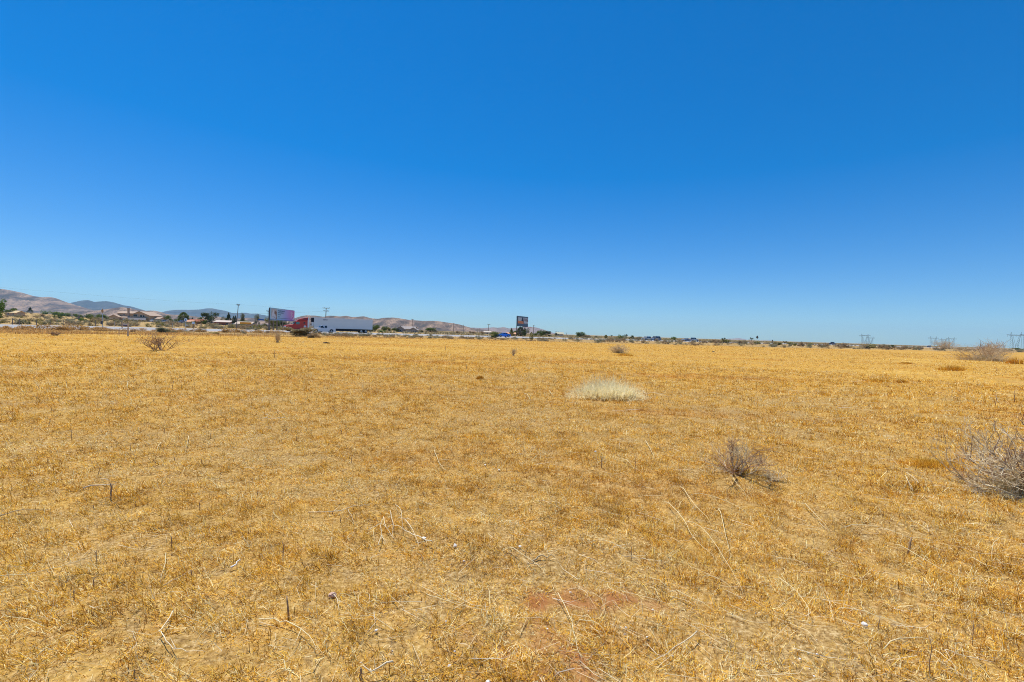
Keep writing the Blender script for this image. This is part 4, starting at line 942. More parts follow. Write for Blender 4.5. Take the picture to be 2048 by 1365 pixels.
# near verge and scrub band: hand placed, then scattered
N_ = [('dome', 'leaf_pale', 330, 666, 40, 10, 'wide grey green bush behind the leafless brown bush', 60, 1000), ('dome', 'leaf_sage', 373, 665.5, 10, 5, 'small grey green bush right of the wide one', 61, 500),
      ('loose', 'leaf_scrub', 601, 674, 46, 18, 'big tan and green bush hiding the wheels of the lorry cab', 62, 1600), ('dome', 'leaf_tan', 626, 676, 30, 9, 'dry bush at the right of the big tan one', 63, 700),
      ('dome', 'leaf_sage', 632, 669, 11, 7, 'round sage bush at the nose of the white pickup', 64, 500), ('dome', 'leaf_tan', 265, 665, 10, 6, 'rusty bush right of the small sign post', 65, 500),
      ('dome', 'leaf_tan', 404, 664.5, 16, 8, 'brown bush on the near verge by the road sign', 66, 500), ('dome', 'leaf_green', 428, 668.5, 18, 4, 'flat green weed patch on the near verge', 67, 500),
      ('dome', 'leaf_sage', 489, 668, 12, 6, 'grey green weed on the verge below the leaning pole', 68, 500), ('dome', 'leaf_tan', 533, 667, 12, 5, 'brown weed on the verge left of the billboard legs', 69, 500),
      ('dome', 'leaf_sage', 697, 673.5, 14, 6, 'grey bush below the middle of the trailer', 70, 500), ('dome', 'leaf_sage', 722, 673, 14, 7.5, 'grey green bush below the trailer wheels', 71, 600), ('dome', 'leaf_sage', 738, 673.5, 9, 6, 'dull bush below the rear of the trailer', 72, 500),
      ('dome', 'leaf_sage', 770, 673, 6, 4, 'tiny bush on the verge past the trailer', 73, 400), ('dome', 'leaf_sage', 782, 673.5, 8, 5, 'little grey bush left of the gabled house verge', 74, 400), ('dome', 'leaf_sage', 831, 673.5, 13, 6, 'pale sage bush on the verge in front of the gabled house', 75, 600),
      ('dome', 'leaf_sage', 861, 674, 10, 6, 'pale green bush on the verge in front of the ramada', 76, 500), ('dome', 'leaf_tan', 934, 678, 7, 5, 'brown weed on the verge below the two bare poles', 77, 400), ('dome', 'leaf_tan', 923, 675, 8, 4, 'grey weed on the verge under the bare poles', 78, 400)]
for kind, mat, px, py, w, h, label, seed, lv in N_:
    lv = int(lv * 1.8)
    g = gnd(px, py); D = g.y; plant(kind, mat, seed, w / F * D, h / F * D, g - Vector((0, 0, .02)), 'verge_bush', label, 'bush', None, lv * 2, .030)
cnt = {'leaf_sage': 0, 'leaf_tan': 0}
while sum(cnt.values()) < 480:
    px = rnd.uniform(1080, 2080) if rnd.random() < .68 else rnd.uniform(640, 1100)
    a = float(field_edge(px)); b = min(float(road_near(px)) - 3, 260.)
    if b <= a + 2: continue
    D = 1 / rnd.uniform(1 / b, 1 / (a + 1))
    mat = rnd.choice(['leaf_sage', 'leaf_sage', 'leaf_tan'])
    if cnt[mat] >= 290: mat = 'leaf_tan'
    if rnd.random() < .42 and px > 1080: D = b - rnd.uniform(0, 7)
    loc = col_at(px, D)
    w = rnd.uniform(.8, 2.1); h = w * rnd.uniform(.35, .62)
    if px < 1130: w *= .7; h *= .55
    elif D > 150: h *= 1.25
    h = min(h, 1.6)
    plant('dome', mat, 80 + rnd.randrange(6), w, h, loc - Vector((0, 0, .02)), 'sagebrush' if mat == 'leaf_sage' else 'dry_scrub',
          'small rounded grey green sagebrush in the scrub between field and road' if mat == 'leaf_sage' else 'small dry brown scrub bush between field and road', 'bush',
          'sagebrush scattered between field and road' if mat == 'leaf_sage' else 'dry scrub scattered between field and road', 420)
    cnt[mat] += 1
# slope behind the road at left: scattered scrub
for k in range(290):
    px = rnd.uniform(-20, 640); D = 1 / rnd.uniform(1 / 330, 1 / (float(road_far(px)) + 9)); loc = col_at(px, D); mat = rnd.choice(['leaf_scrub', 'leaf_tan', 'leaf_sage', 'leaf_yellow'])
    w = rnd.uniform(1.2, 3.4) * (.6 + D / 500)
    cn = {'leaf_scrub': 'olive brown', 'leaf_tan': 'dry tan', 'leaf_sage': 'grey green', 'leaf_yellow': 'yellow green'}[mat]
    plant('dome', mat, 80 + rnd.randrange(6), w, w * rnd.uniform(.35, .55), loc - Vector((0, 0, .02)), 'hillside_scrub', 'low ' + cn + ' scrub bush on the slope beyond the road', 'bush', cn + ' scrub on the slope beyond the road', 420)
# rusty weeds along the near verge at left
for k in range(70):
    px = rnd.uniform(0, 640); D = float(road_near(px)) - rnd.uniform(2.2, 9); loc = col_at(px, D); w = rnd.uniform(.9, 2.6)
    plant('dome', 'leaf_rust', 80 + rnd.randrange(6), w, w * rnd.uniform(.2, .34), loc - Vector((0, 0, .02)), 'roadside_weed', 'low rusty weed on the near verge at the left', 'weed', 'rusty weeds along the near verge', 420)
# the endless scrub of the plain beyond the road
n = 26000
t_ = np.radians(rng.uniform(-58, 60, n)); pxx = 1024 + 910 * np.tan(t_)
Dm = np.where(pxx > 2200, 300, np.minimum(road_far(np.minimum(pxx, 2200)), 700)) + 14
Dd = 1 / rng.uniform(1 / 2200., 1 / Dm, n)
x = Dd * np.tan(t_); y = Dd
far = Dd > 330
keep = (far | (pxx > 560)) & (rng.random(n) < np.where(far, 1, .28)) & (rng.random(n) < .25 + 1.3 * fbm(x / 30, y / 60, 88, 3) ** 2 * 2)
x, y, Dd = x[keep], y[keep], Dd[keep]; n = len(x)
hh = rng.uniform(.35, 1.15, n) * (1 + .4 * sstep((Dd - 300) / 700)); z = Hn(x, y)
per = 11
X5 = np.repeat(x, per) + rng.normal(0, .45, n * per) * np.repeat(hh, per); Y5 = np.repeat(y, per) + rng.normal(0, .45, n * per) * np.repeat(hh, per)
h5 = np.repeat(hh, per); z5 = np.repeat(z, per)
sv = blades(X5, Y5, h5 * rng.uniform(.5, 1.2, n * per), h5 * rng.uniform(.14, .34, n * per), np.abs(rng.normal(.6, .4, n * per)), rng.uniform(0, 6.28, n * per), rng.normal(.4, .4, n * per), None, z5)
tag(blades_obj('distant_scrub', sv, rng.uniform(0, 1, n * per), M['leaf_scrub']), 'mottled desert scrub covering the plain beyond the road', 'scrub', kind='stuff')

# low dry weeds between the mown field and the road
n = 60000
pxx = rng.uniform(-60, 2150, n); a_ = field_edge(pxx) - 8; b_ = np.minimum(road_near(pxx) - 2.2, 260.)
Dd = a_ + (np.maximum(b_ - a_, 1)) * rng.random(n)
x = Dd * (pxx - 1024) / 910; y = Dd
k = fbm(x / 5, y / 7, 71, 3); keep = (b_ > a_ + 2) & (rng.random(n) < sstep((k - .38) / .22))
x, y, k = x[keep], y[keep], k[keep]; n = len(x)
wv = blades(x, y, rng.uniform(.12, .42, n) * (.4 + k), rng.uniform(.02, .06, n), np.abs(rng.normal(.6, .4, n)), rng.uniform(0, 6.28, n), rng.normal(.4, .6, n), None)
tag(blades_obj('dry_weeds', wv, np.clip(rng.normal(.5, .28, n), 0, 1), M['leaf_rust']), 'low rusty and pale dry weeds between the field and the road', 'weeds', kind='stuff')

# bare skyline shrubs and joshua trees
def joshua(px, D, hpx, wpx, label, seed):
    loc = col_at(px, D); h = hpx / F * D; w = wpx / F * D; s = random.Random(seed)
    root = empty('joshua_tree', loc); tag(root, label, 'tree')
    mb = MB(); ends = []
    mb.tube([(0, 0, -.1), (.02 * h, 0, h * .45)], .045 * h, .035 * h, 7)
    for k in range(4):
        a = 6.28 * k / 4 + s.uniform(-.4, .4); e = Vector((math.cos(a) * w * .38, math.sin(a) * w * .38, h * s.uniform(.72, .92)))
        mb.tube([(0, 0, h * .4), e * .55 + Vector((0, 0, h * .12)), e], .035 * h, .028 * h, 6); ends.append(e)
    mb.build('trunk', M['bark'], root)
    n = 60 * len(ends); e = np.repeat(np.array(ends), 60, 0); d = rng.normal(0, 1, (n, 3)); d /= np.linalg.norm(d, axis=1)[:, None]
    sd2 = np.cross(d, rng.normal(0, 1, (n, 3))); sd2 /= np.linalg.norm(sd2, axis=1)[:, None]; L = h * .15; W = h * .02
    Vv = np.stack([e - sd2 * W, e + sd2 * W, e + d * L * .5 - sd2 * W, e + d * L * .5 + sd2 * W, e + d * L], 1)
    blades_obj('crown', Vv, rng.uniform(0, .8, n), M['leaf_dark'], root)
joshua(1447, 185, 11, 7, 'small joshua tree with a forked top above the olive bush', 1)
joshua(1570, 170, 9, 8, 'dark joshua tree with two heads on the right skyline', 2)
joshua(1223, 268, 7, 4, 'tiny dark joshua tree right of the yellow green one', 3)
joshua(1252, 262, 10, 6, 'pointed joshua tree at the right end of the green bush', 4)
joshua(1503, 300, 10, 7, 'faint joshua tree left of the dark diamond sign', 5)
def bare_shrub(px, D, wpx, hpx, label, seed):
    loc = col_at(px, D); w = wpx / F * D; h = hpx / F * D; s = random.Random(seed); mb = MB()
    for k in range(16):
        a = s.uniform(0, 6.28); el = s.uniform(.6, 1.4)
        grow(mb, Vector((0, 0, 0)), Vector((math.cos(a) * math.cos(el), math.sin(a) * math.cos(el), math.sin(el))), h * .6, h * .012, 2, .5, .3, s)
    P = np.array(mb.v); P[:, 0] *= w / 2 / np.percentile(np.abs(P[:, 0]), 97); P[:, 2] *= h / P[:, 2].max(); mb.v = [tuple(p) for p in P]
    o = mb.build('bare_shrub', M['twig_tan']); o.location = loc; tag(o, label, 'bush')
bare_shrub(1502, 180, 16, 12, 'bare twiggy shrub on the skyline left of the diamond sign', 3)
bare_shrub(1729, 148, 26, 16, 'bare twiggy shrub in front of the leftmost pylons', 4)
bare_shrub(1608, 172, 14, 9, 'bare twiggy shrub midway to the dark blue car', 5)

# ---------------------------------------------------------------- vehicles
def sec(x, w, zb, zt, c=.08, top=None):
    t = top if top is not None else w - c
    return [(x, -(w - c), zb), (x, w - c, zb), (x, w, zb + c), (x, w, zt - c), (x, t, zt), (x, -t, zt), (x, -w, zt - c), (x, -w, zb + c)]
def wheel(root, x, y, r, wd=.26):
    s = 1 if y > 0 else -1
    mb = MB(); mb.tube([(x, y - wd / 2, r), (x, y - wd / 2 + .03, r), (x, y + wd / 2 - .03, r), (x, y + wd / 2, r)], r, r, 22)
    # round the shoulders
    V_ = mb.v
    mb.v = [((vx - x) * (.93 if abs(vy - y) > wd / 2 - .001 else 1) + x, vy, (vz - r) * (.93 if abs(vy - y) > wd / 2 - .001 else 1) + r) for vx, vy, vz in V_]
    t = mb.build('wheel', M['tyre'], root, True)
    rm = MB(); rm.disc_y(x, y + s * (wd / 2 - .01), r, r * .60, .05, 14); 
    for k in range(5):
        a = 6.283 * k / 5; rm.tube([(x, y + s * (wd / 2 + .022), r), (x + math.cos(a) * r * .55, y + s * (wd / 2 + .022), r + math.sin(a) * r * .55)], r * .07, r * .05, 4)
    rm.build('rim', M['rim'], t)
def car(name, label, loc, heading, paint, L=4.8, W=1.85, Hh=1.45, belt=.95, hood=.9, wsb=.25, rf=.02, rr_=-.22, rb=-.36, clear=.22, wr=.33, axf=.31, axr=-.29, kind='sedan', cat='car'):
    """+x is forward; fractions of L"""
    root = empty(name, loc, heading); tag(root, label, cat)
    h = W / 2; bz = .30 if kind == 'pickup' else .22
    S = [sec(L * .5, h * .80, bz + .15, belt * .72, .05), sec(L * .485, h * .93, bz, belt * .84, .06), sec(L * .40, h * .99, bz - .03, belt * .93, .07), sec(L * wsb, h, bz - .04, belt, .07)]
    end = -.5 if kind != 'pickup' else rb
    if kind == 'pickup':
        S += [sec(L * rb, h, bz - .04, belt, .07)]
    elif kind == 'suv':
        S += [sec(L * -.2, h, bz - .04, belt + .04, .07), sec(L * -.47, h * .98, bz, belt + .04, .07), sec(L * -.5, h * .9, bz + .12, belt, .06)]
    else:
        S += [sec(L * -.2, h, bz - .04, belt + .03, .07), sec(L * rb, h * .99, bz - .02, belt + .02, .07), sec(L * -.47, h * .94, bz, belt - .02, .06), sec(L * -.5, h * .85, bz + .12, belt - .10, .05)]
    mb = MB(); mb.loft(S); mb.build('body', paint, root)
    # cabin
    ht = h * .74; z0 = belt - .03; z1 = Hh
    xa, xb, xc, xd = L * wsb, L * rf, L * rr_, L * rb
    if kind == 'suv': xd = L * -.46; xc = L * -.42
    cab = MB(); cab.loft([[(xa, -h * .88, z0), (xa, h * .88, z0), (xa - .02, h * .86, z0 + .02), (xa - .02, -h * .86, z0 + .02)],
                          [(xb, -h * .90, z0), (xb, h * .90, z0), (xb, ht, z1 - .02), (xb, -ht, z1 - .02)],
                          [((xb + xc) / 2, -h * .90, z0), ((xb + xc) / 2, h * .90, z0), ((xb + xc) / 2, ht * 1.02, z1 + .02), ((xb + xc) / 2, -ht * 1.02, z1 + .02)],
                          [(xc, -h * .90, z0), (xc, h * .90, z0), (xc, ht, z1 - .02), (xc, -ht, z1 - .02)],
                          [(xd, -h * .88, z0), (xd, h * .88, z0), (xd + .02, h * .86, z0 + .02), (xd + .02, -h * .86, z0 + .02)]]); cab.build('cabin', paint, root)
    zt = z1 - .10; zb = belt + .05
    def side(y_s, x):
        return None
    for s in (-1, 1):
        def P(x, z, e=.012):
            k = (z - z0) / (z1 - .02 - z0); return (x, s * (h * .90 + (ht - h * .90) * k + e), z)
        xm = (xb + xc) / 2
        f1 = [P(xa - (xa - xb) * .22, zb), P(xm + .06, zb), P(xm + .06, zt), P(xb + .02, zt)]
        back = xd + (xc - xd) * .25 if kind != 'pickup' else xc + .04
        f2 = [P(xm - .06, zb), P(back, zb), P(xc if kind != 'pickup' else xc + .06, zt), P(xm - .06, zt)]
        for f in (f1, f2):
            w_ = MB(); w_.add(f + [(a, b_ - s * .03, c_) for a, b_, c_ in f], [(0, 1, 2, 3), (7, 6, 5, 4), (0, 4, 5, 1), (1, 5, 6, 2), (2, 6, 7, 3), (3, 7, 4, 0)]); w_.build('side_window', M['glass'], root)
    w_ = MB(); k1 = .12; k2 = .9
    def Q(k, sy, e=.015): return (xa + (xb - xa) * k + e, sy * (h * .86 + (ht - h * .86) * k) * .92, z0 + .02 + (z1 - .04 - z0) * k + e)
    w_.quad(Q(k1, -1), Q(k1, 1), Q(k2, 1), Q(k2, -1)); w_.build('windscreen', M['glass'], root)
    w_ = MB()
    def Q2(k, sy, e=.015): return (xd + (xc - xd) * k - e, sy * (h * .86 + (ht - h * .86) * k) * .92, z0 + .02 + (z1 - .04 - z0) * k + e)
    w_.quad(Q2(k2, -1), Q2(k2, 1), Q2(k1 + .05, 1), Q2(k1 + .05, -1)); w_.build('rear_window', M['glass'], root)
    if kind == 'pickup':
        b_ = MB(); x0, x1 = -L * .49, L * rb - .03
        b_.box(x0, x1, -h * .98, -h * .90, bz, belt); b_.box(x0, x1, h * .90, h * .98, bz, belt); b_.box(x0, x1, -h * .9, h * .9, bz, bz + .25); b_.box(x0 - .05, x0 + .04, -h * .9, h * .9, bz + .05, belt - .01)
        b_.build('cargo_bed', paint, root)
        b_ = MB(); b_.box(-L * .5 - .07, -L * .5 - .02 + .03, -h * .95, h * .95, bz - .02, bz + .2); b_.build('rear_bumper', M['chrome'], root)
    b_ = MB(); b_.box(L * .5 - .02, L * .5 + .06, -h * .86, h * .86, bz, bz + .2); b_.build('front_bumper', M['chrome'] if kind == 'pickup' else paint, root)
    g_ = MB(); g_.box(L * .495, L * .5 + .02, -h * .45, h * .45, bz + .24, belt * .72 - .04); g_.build('grille', M['black'], root)
    for s in (-1, 1):
        q = MB(); q.box(L * .475, L * .5 + .012, s * h * .78 - .13, s * h * .78 + .13, belt * .62 - .06, belt * .62 + .07); q.build('headlight', M['lens'], root)
        q = MB(); q.box(-L * .5 - .015, -L * .475, s * h * .80 - .10, s * h * .80 + .10, belt - .32, belt - .12); q.build('tail_light', M['red_lens'], root)
        q = MB(); q.box(xa - .35, xa - .22, s * (h + .10) - .09, s * (h + .10) + .09, belt + .02, belt + .17); q.build('mirror', paint, root)
        for ax in (axf, axr):
            a_ = MB(); a_.disc_y(L * ax, s * (h - .10), wr + .05, wr * 1.2, .225, 22); a_.build('wheel_arch', M['black'], root)
            wheel(root, L * ax, s * (h - .10), wr)
            
    return root
DIR = Vector((.82, .573, 0)).normalized()      # the road's direction, away to the right
def lane_pt(px, k):
    a = (px - 1024) / 910; Y = k / (1 - .7 * a); p = at(px, hor(px), Y); return Vector((p.x, p.y, .128))
hd_left = math.atan2(-DIR.y, -DIR.x); hd_right = math.atan2(DIR.y, DIR.x)
car('pickup_truck', 'white crew cab pickup passing in front of the long white trailer', lane_pt(646, 152), hd_left, M['car_white'], 5.9, 2.0, 1.88, 1.20, .8, .20, .08, -.14, -.17, .3, .40, .315, -.32, 'pickup', 'pickup truck')
car('sedan', 'bright blue coupe behind the round green bush', lane_pt(1006.5, 150), hd_left, M['car_blue'], 4.9, 1.9, 1.38, .92, .8, .22, .03, -.18, -.40, .2, .35, .32, -.30, 'sedan')
car('suv', 'white and dark estate car, the left one of the car pair', lane_pt(1293, 172), hd_left, M['car_silver'], 5.0, 2.0, 1.75, 1.05, .8, .26, .12, -.42, -.46, .2, .38, .32, -.30, 'suv')
car('suv', 'slate grey off roader, the right one of the car pair', lane_pt(1311, 150), hd_left, M['car_grey'], 5.0, 2.05, 1.90, 1.15, .8, .24, .12, -.42, -.46, .2, .42, .32, -.30, 'suv')
car('pickup_truck', 'silver pickup driving away to the right of the skyline bush', lane_pt(1387, 150), hd_right, M['car_silver'], 5.7, 2.0, 1.85, 1.15, .8, .20, .08, -.14, -.17, .3, .40, .315, -.32, 'pickup', 'pickup truck')
car('sedan', 'low grey car partly hidden behind the silver pickup', lane_pt(1372, 152), hd_left, M['car_grey'], 4.6, 1.8, 1.4, .92, .8, .22, .03, -.18, -.40, .2, .34, .32, -.30, 'sedan')
car('pickup_truck', 'dark blue pickup half hidden by brush on the right', lane_pt(1665, 148), hd_right, M['car_dark'], 5.8, 2.0, 1.9, 1.2, .8, .20, .08, -.14, -.17, .3, .40, .315, -.32, 'pickup', 'pickup truck')
car('suv', 'farthest dark car, near the pylons at the right', lane_pt(1858, 148), hd_left, M['car_dark'], 4.9, 2.0, 1.85, 1.1, .8, .24, .12, -.42, -.46, .2, .40, .32, -.30, 'suv')

# the lorry: origin at the trailer's front, +x forward (to the left of the picture)
TD = Vector((.848, .53, 0))
loc = Vector((-56.4, 129.0, .128)); root = empty('semi_truck', loc, math.atan2(-TD.y, -TD.x)); tag(root, 'red lorry with a long white refrigerated trailer on the road', 'lorry')
hw = 1.27
mb = MB(); mb.box(-16.2, 0, -hw, hw, 1.18, 4.05); tr = mb.build('trailer_box', M['trailer'], root)
mb = MB()
mb.box(-16.22, .02, -hw - .02, hw + .02, 3.98, 4.09); mb.box(-16.22, .02, -hw - .015, hw + .015, 1.10, 1.22)
mb.box(-.03, .03, -hw - .02, -hw + .05, 1.2, 4.0); mb.box(-.03, .03, hw - .05, hw + .02, 1.2, 4.0); mb.box(-16.24, -16.16, -hw - .02, hw + .02, 1.2, 4.0)
mb.build('frame_rails', M['trailer_rail'], tr)
mb = MB()
for k in range(1, 26):
    for s in (-1, 1): mb.box(-k * .622 - .008, -k * .622 + .008, s * hw - .005, s * hw + .005, 1.23, 3.97)
mb.build('panel_seams', M['trailer'], tr)
mb = MB(); mb.box(.03, .62, -.95, .95, 1.75, 2.75); mb.build('cooling_unit', M['trailer_rail'], root)
mb = MB(); mb.box(.03, .60, -.98, .98, 2.76, 3.90); mb.box(.62, .66, -.7, .7, 1.9, 2.3); mb.build('cooling_unit_grille', M['black'], root)
mb = MB(); mb.box(-12.0, -6.0, -1.17, -1.13, .42, 1.09); mb.box(-12.0, -6.0, 1.13, 1.17, .42, 1.09); mb.build('side_skirt', M['black'], root)
mb = MB(); mb.box(-15.9, -12.4, -.5, .5, .75, 1.09); mb.box(-15.95, -15.85, -1.15, 1.15, .45, .62); mb.box(-15.95, -15.9, -1.1, -.6, .5, 1.09); mb.box(-15.95, -15.9, .6, 1.1, .5, 1.09); mb.build('rear_chassis', M['steel_dark'], root)
mb = MB(); mb.box(-3.6, -3.4, -.9, -.7, .2, 1.09); mb.box(-3.6, -3.4, .7, .9, .2, 1.09); mb.build('landing_legs', M['steel_dark'], root)
# tractor
mb = MB(); mb.box(-3.2, 6.4, -.45, .45, .62, .92); mb.build('tractor_chassis', M['steel_dark'], root)
R_red = M['truck_red']
mb = MB(); mb.loft([sec(7.55, .95, .75, 1.45, .12), sec(7.35, 1.05, .62, 1.62, .14), sec(6.6, 1.10, .62, 1.78, .15), sec(5.35, 1.16, .62, 1.95, .12)]); mb.build('hood', R_red, root)
mb = MB(); mb.loft([sec(5.40, 1.18, .62, 1.93, .08), sec(5.05, 1.20, .62, 2.2, .08), sec(4.65, 1.22, .62, 2.78, .10), sec(4.1, 1.24, .62, 3.05, .12), sec(3.4, 1.25, .62, 3.15, .12)]); mb.build('cab', R_red, root)
mb = MB(); mb.loft([sec(3.42, 1.262, .62, 3.16, .1), sec(1.70, 1.262, .62, 3.16, .1)]); mb.build('sleeper', R_red, root)
mb = MB(); mb.loft([sec(4.55, .95, 2.82, 2.90, .02), sec(4.0, 1.10, 3.02, 3.35, .10), sec(3.2, 1.20, 3.10, 3.72, .14), sec(2.4, 1.25, 3.12, 3.93, .12), sec(1.6, 1.27, 3.12, 4.02, .10)]); mb.build('roof_fairing', R_red, root)
mb = MB(); mb.box(1.35, 1.68, -1.25, -1.18, .9, 3.9); mb.box(1.35, 1.68, 1.18, 1.25, .9, 3.9); mb.build('cab_extender', M['trailer_rail'], root)
mb = MB(); mb.box(4.62, 4.98, -1.12, 1.12, 2.66, 2.78); mb.build('sun_visor', R_red, root)
for s in (-1, 1):
    mb = MB(); mb.box(3.75, 4.62, s * 1.262 - .02, s * 1.262 + .02, 1.98, 2.62); mb.build('side_window', M['glass_teal'], root)
    mb = MB(); mb.box(2.35, 2.75, s * 1.275 - .02, s * 1.275 + .02, 2.2, 2.6); mb.build('sleeper_window', M['glass'], root)
    mb = MB(); mb.box(1.75, 3.05, s * 1.285 - .015, s * 1.285 + .015, 3.38, 3.62); mb.build('fairing_stripe', M['truck_stripe'], root)
    mb = MB(); mb.tube([(2.35, s * 1.26, 1.45), (2.35, s * 1.285, 1.45)], .27, .27, 16); mb.v = [((x_ - 2.35) * 1.25 + 2.35, y_, z_) for x_, y_, z_ in mb.v]; mb.build('door_emblem', M['car_white'], root)
    mb = MB(); mb.box(1.8, 4.4, s * 1.20 - .06, s * 1.20 + .06, .38, .78); mb.build('fuel_tank_skirt', M['truck_stripe'], root)
    mb = MB(); mb.box(4.9, 5.05, s * 1.45 - .09, s * 1.45 + .09, 1.95, 2.6); mb.build('mirror', M['black'], root)
    mb = MB(); mb.box(7.1, 7.5, s * .98 - .10, s * .98 + .10, 1.15, 1.42); mb.build('headlight', M['lens'], root)
    wheel(root, 6.35, s * 1.02, .52, .32)
    for x_ in (-.6, -1.95): wheel(root, x_, s * .98, .52, .55)
    for x_ in (-13.0, -14.3): wheel(root, x_, s * .98, .52, .55)
    mb = MB(); mb.box(-2.75, -2.7, s * .98 - .3, s * .98 + .3, .15, 1.0); mb.build('mud_flap', M['black'], root)
mb = MB(); mb.loft([[(5.42, -1.05, 1.98), (5.42, 1.05, 1.98), (5.40, 1.05, 1.96), (5.40, -1.05, 1.96)], [(4.78, -1.02, 2.68), (4.78, 1.02, 2.68), (4.74, 1.02, 2.66), (4.74, -1.02, 2.66)]]); mb.build('windscreen', M['glass_teal'], root)
mb = MB(); mb.box(7.5, 7.72, -1.15, 1.15, .42, .80); mb.build('front_bumper', M['chrome'], root)
mb = MB(); mb.box(7.52, 7.60, -.5, .5, .85, 1.42); mb.build('grille', M['chrome'], root)
mb = MB(); mb.box(3.9, 4.15, 1.03, 1.2, 3.2, 3.3); mb.box(3.9, 4.15, -1.2, -1.03, 3.2, 3.3); mb.build('roof_lights', M['amber'], root)
# faint lettering on the trailer
def text_mesh(txt, size, name, mat, parent, Mx, shear=0., align='CENTER', bold=0.):
    cu = bpy.data.curves.new(name, 'FONT'); cu.body = txt; cu.size = size; cu.align_x = align; cu.shear = shear; cu.offset = bold
    ob = bpy.data.objects.new(name, cu); COL.objects.link(ob)
    dg = bpy.context.evaluated_depsgraph_get(); dg.update()
    me = bpy.data.meshes.new_from_object(ob.evaluated_get(dg)); bpy.data.objects.remove(ob)
    me.materials.clear(); me.materials.append(mat); me.transform(Mx)
    o = bpy.data.objects.new(name, me); COL.objects.link(o); o.parent = parent; return o
M['logo'] = simple('dark_grey_lettering', (0.09, 0.10, 0.12), .6, .05)
Mx = Matrix(((-1, 0, 0, -2.9), (0, 0, 1, hw + .03), (0, 1, 0, 3.35), (0, 0, 0, 1)))
text_mesh('METRO', .36, 'lettering', M['logo'], tr, Mx, .3, bold=.012)

# ---------------------------------------------------------------- billboards
def grad_mat(name, stops, axis=0, size=1.0):
    m, n, l, b = nt(name); tc = n.new('ShaderNodeTexCoord'); s_ = n.new('ShaderNodeSeparateXYZ'); l.new(tc.outputs['Object'], s_.inputs[0])
    f = math_n(n, l, 'DIVIDE', s_.outputs[axis], size); l.new(ramp_n(n, l, f, stops), b.inputs['Base Color']); b.inputs['Roughness'].default_value = .5; return m
# teal to purple poster (a printed gradient)
A = at(540.5, 616.0, 139); B = at(589, 622.5, 160)
Lb = (Vector((B.x, B.y, 0)) - Vector((A.x, A.y, 0))).length
zt_ = (A.z + B.z) / 2; zb_ = at(541, 639.5, 139).z
hb = zt_ - zb_
ang = math.atan2(B.y - A.y, B.x - A.x)
root = empty('billboard', (A.x, A.y, H(A.x, A.y)), ang); tag(root, 'big billboard with a pet photo and teal to purple poster left of the lorry', 'billboard')
z0 = zb_ - root.location.z
mb = MB(); mb.box(-.1, Lb + .1, .02, .35, z0 - .1, z0 + hb + .1); bpn = mb.build('panel', M['steel_dark'], root)
m = grad_mat('teal_purple_print', [(0, (.36, .56, .62)), (.35, (.38, .58, .72)), (.6, (.40, .36, .72)), (.82, (.58, .20, .56)), (1, (.62, .14, .38))], 0, Lb)
mb = MB(); mb.box(0, Lb, -.03, .02, z0, z0 + hb); mb.build('poster', m, root)
pc = [simple('print_beige', (.52, .44, .40), .6, .25, .8), simple('print_brown', (.24, .12, .07), .6, .2), simple('print_white', (.66, .62, .62), .6, .15, 1.5), simple('print_dark', (.05, .05, .05), .6)]
mb = MB(); e = -.045
def pq(pts, mi, e): mb.add([(x_, e, z0 + z_ * hb) for x_, z_ in pts], [tuple(range(len(pts)))], mi)
pq([(.6, .02), (5.4, .02), (5.4, .93), (.9, .97)], 0, -.036); pq([(2.8, .45), (3.6, .78), (5.1, .72), (5.0, .30), (4.2, .35)], 1, -.040); pq([(.5, .0), (1.4, .5), (2.4, .9), (3.2, .6), (2.9, .3), (3.6, .0)], 2, -.044)
pq([(2.6, .2), (3.3, .55), (4.2, .45), (4.4, .1), (3.4, .02)], 2, -.046); pq([(1.9, .28), (2.1, .34), (2.3, .28), (2.1, .22)], 3, -.050); pq([(3.3, .22), (3.6, .30), (3.8, .22), (3.6, .16)], 3, -.050); pq([(4.2, .1), (4.9, .35), (5.1, .05)], 1, -.050)
mb.build('pet_photo', pc, root)
M['ink'] = simple('dark_blue_ink', (.04, .10, .24), .6, .05); M['ink_w'] = simple('white_ink', (.78, .74, .80), .6, .05)
def bt(t, sz, x, z, mat): text_mesh(t, sz, 'lettering', mat, root, Matrix(((1, 0, 0, x), (0, 0, -1, -.055), (0, 1, 0, z0 + z * hb), (0, 0, 0, 1))), 0, 'LEFT', .02)
bt('Personalized Approach', .62, 6.0, .78, M['ink']); bt('No-Referral Surgery', .62, 6.0, .61, M['ink']); bt('Screening', .62, 6.0, .44, M['ink']); bt('Contact', .42, 6.3, .26, M['ink'])
bt('Surgical', .60, Lb * .82, .72, M['ink_w']); bt('Team', .60, Lb * .82, .60, M['ink_w']); bt('Wellness', .60, Lb * .82, .42, M['ink_w']); bt('Care', .60, Lb * .82, .24, M['ink_w'])
mb = MB(); mb.box(6.0, Lb * .80, -.05, -.032, z0 + .16 * hb, z0 + .185 * hb); mb.build('rule_line', M['ink'], root)
mb = MB(); mb.add([(Lb * .92, -.06, z0 + .22 * hb), (Lb * .985, -.06, z0 + .22 * hb), (Lb * .952, -.06, z0 + .36 * hb)], [(0, 1, 2)]); mb.add([(Lb * .90, -.06, z0 + .07 * hb), (Lb * .97, -.06, z0 + .07 * hb), (Lb * .97, -.06, z0 + .15 * hb), (Lb * .90, -.06, z0 + .15 * hb)], [(0, 1, 2, 3)]); mb.build('emblem', M['ink_w'], root)
for k, (t, r_) in enumerate([(.05, .20), (.19, .15), (.33, .15), (.55, .13), (.70, .13), (.83, .13)]):
    mb = MB(); mb.box(t * Lb - r_, t * Lb + r_, .38, .38 + 2 * r_, -.3, z0 + hb * .9); mb.build('leg', M['wood_pole'], root)
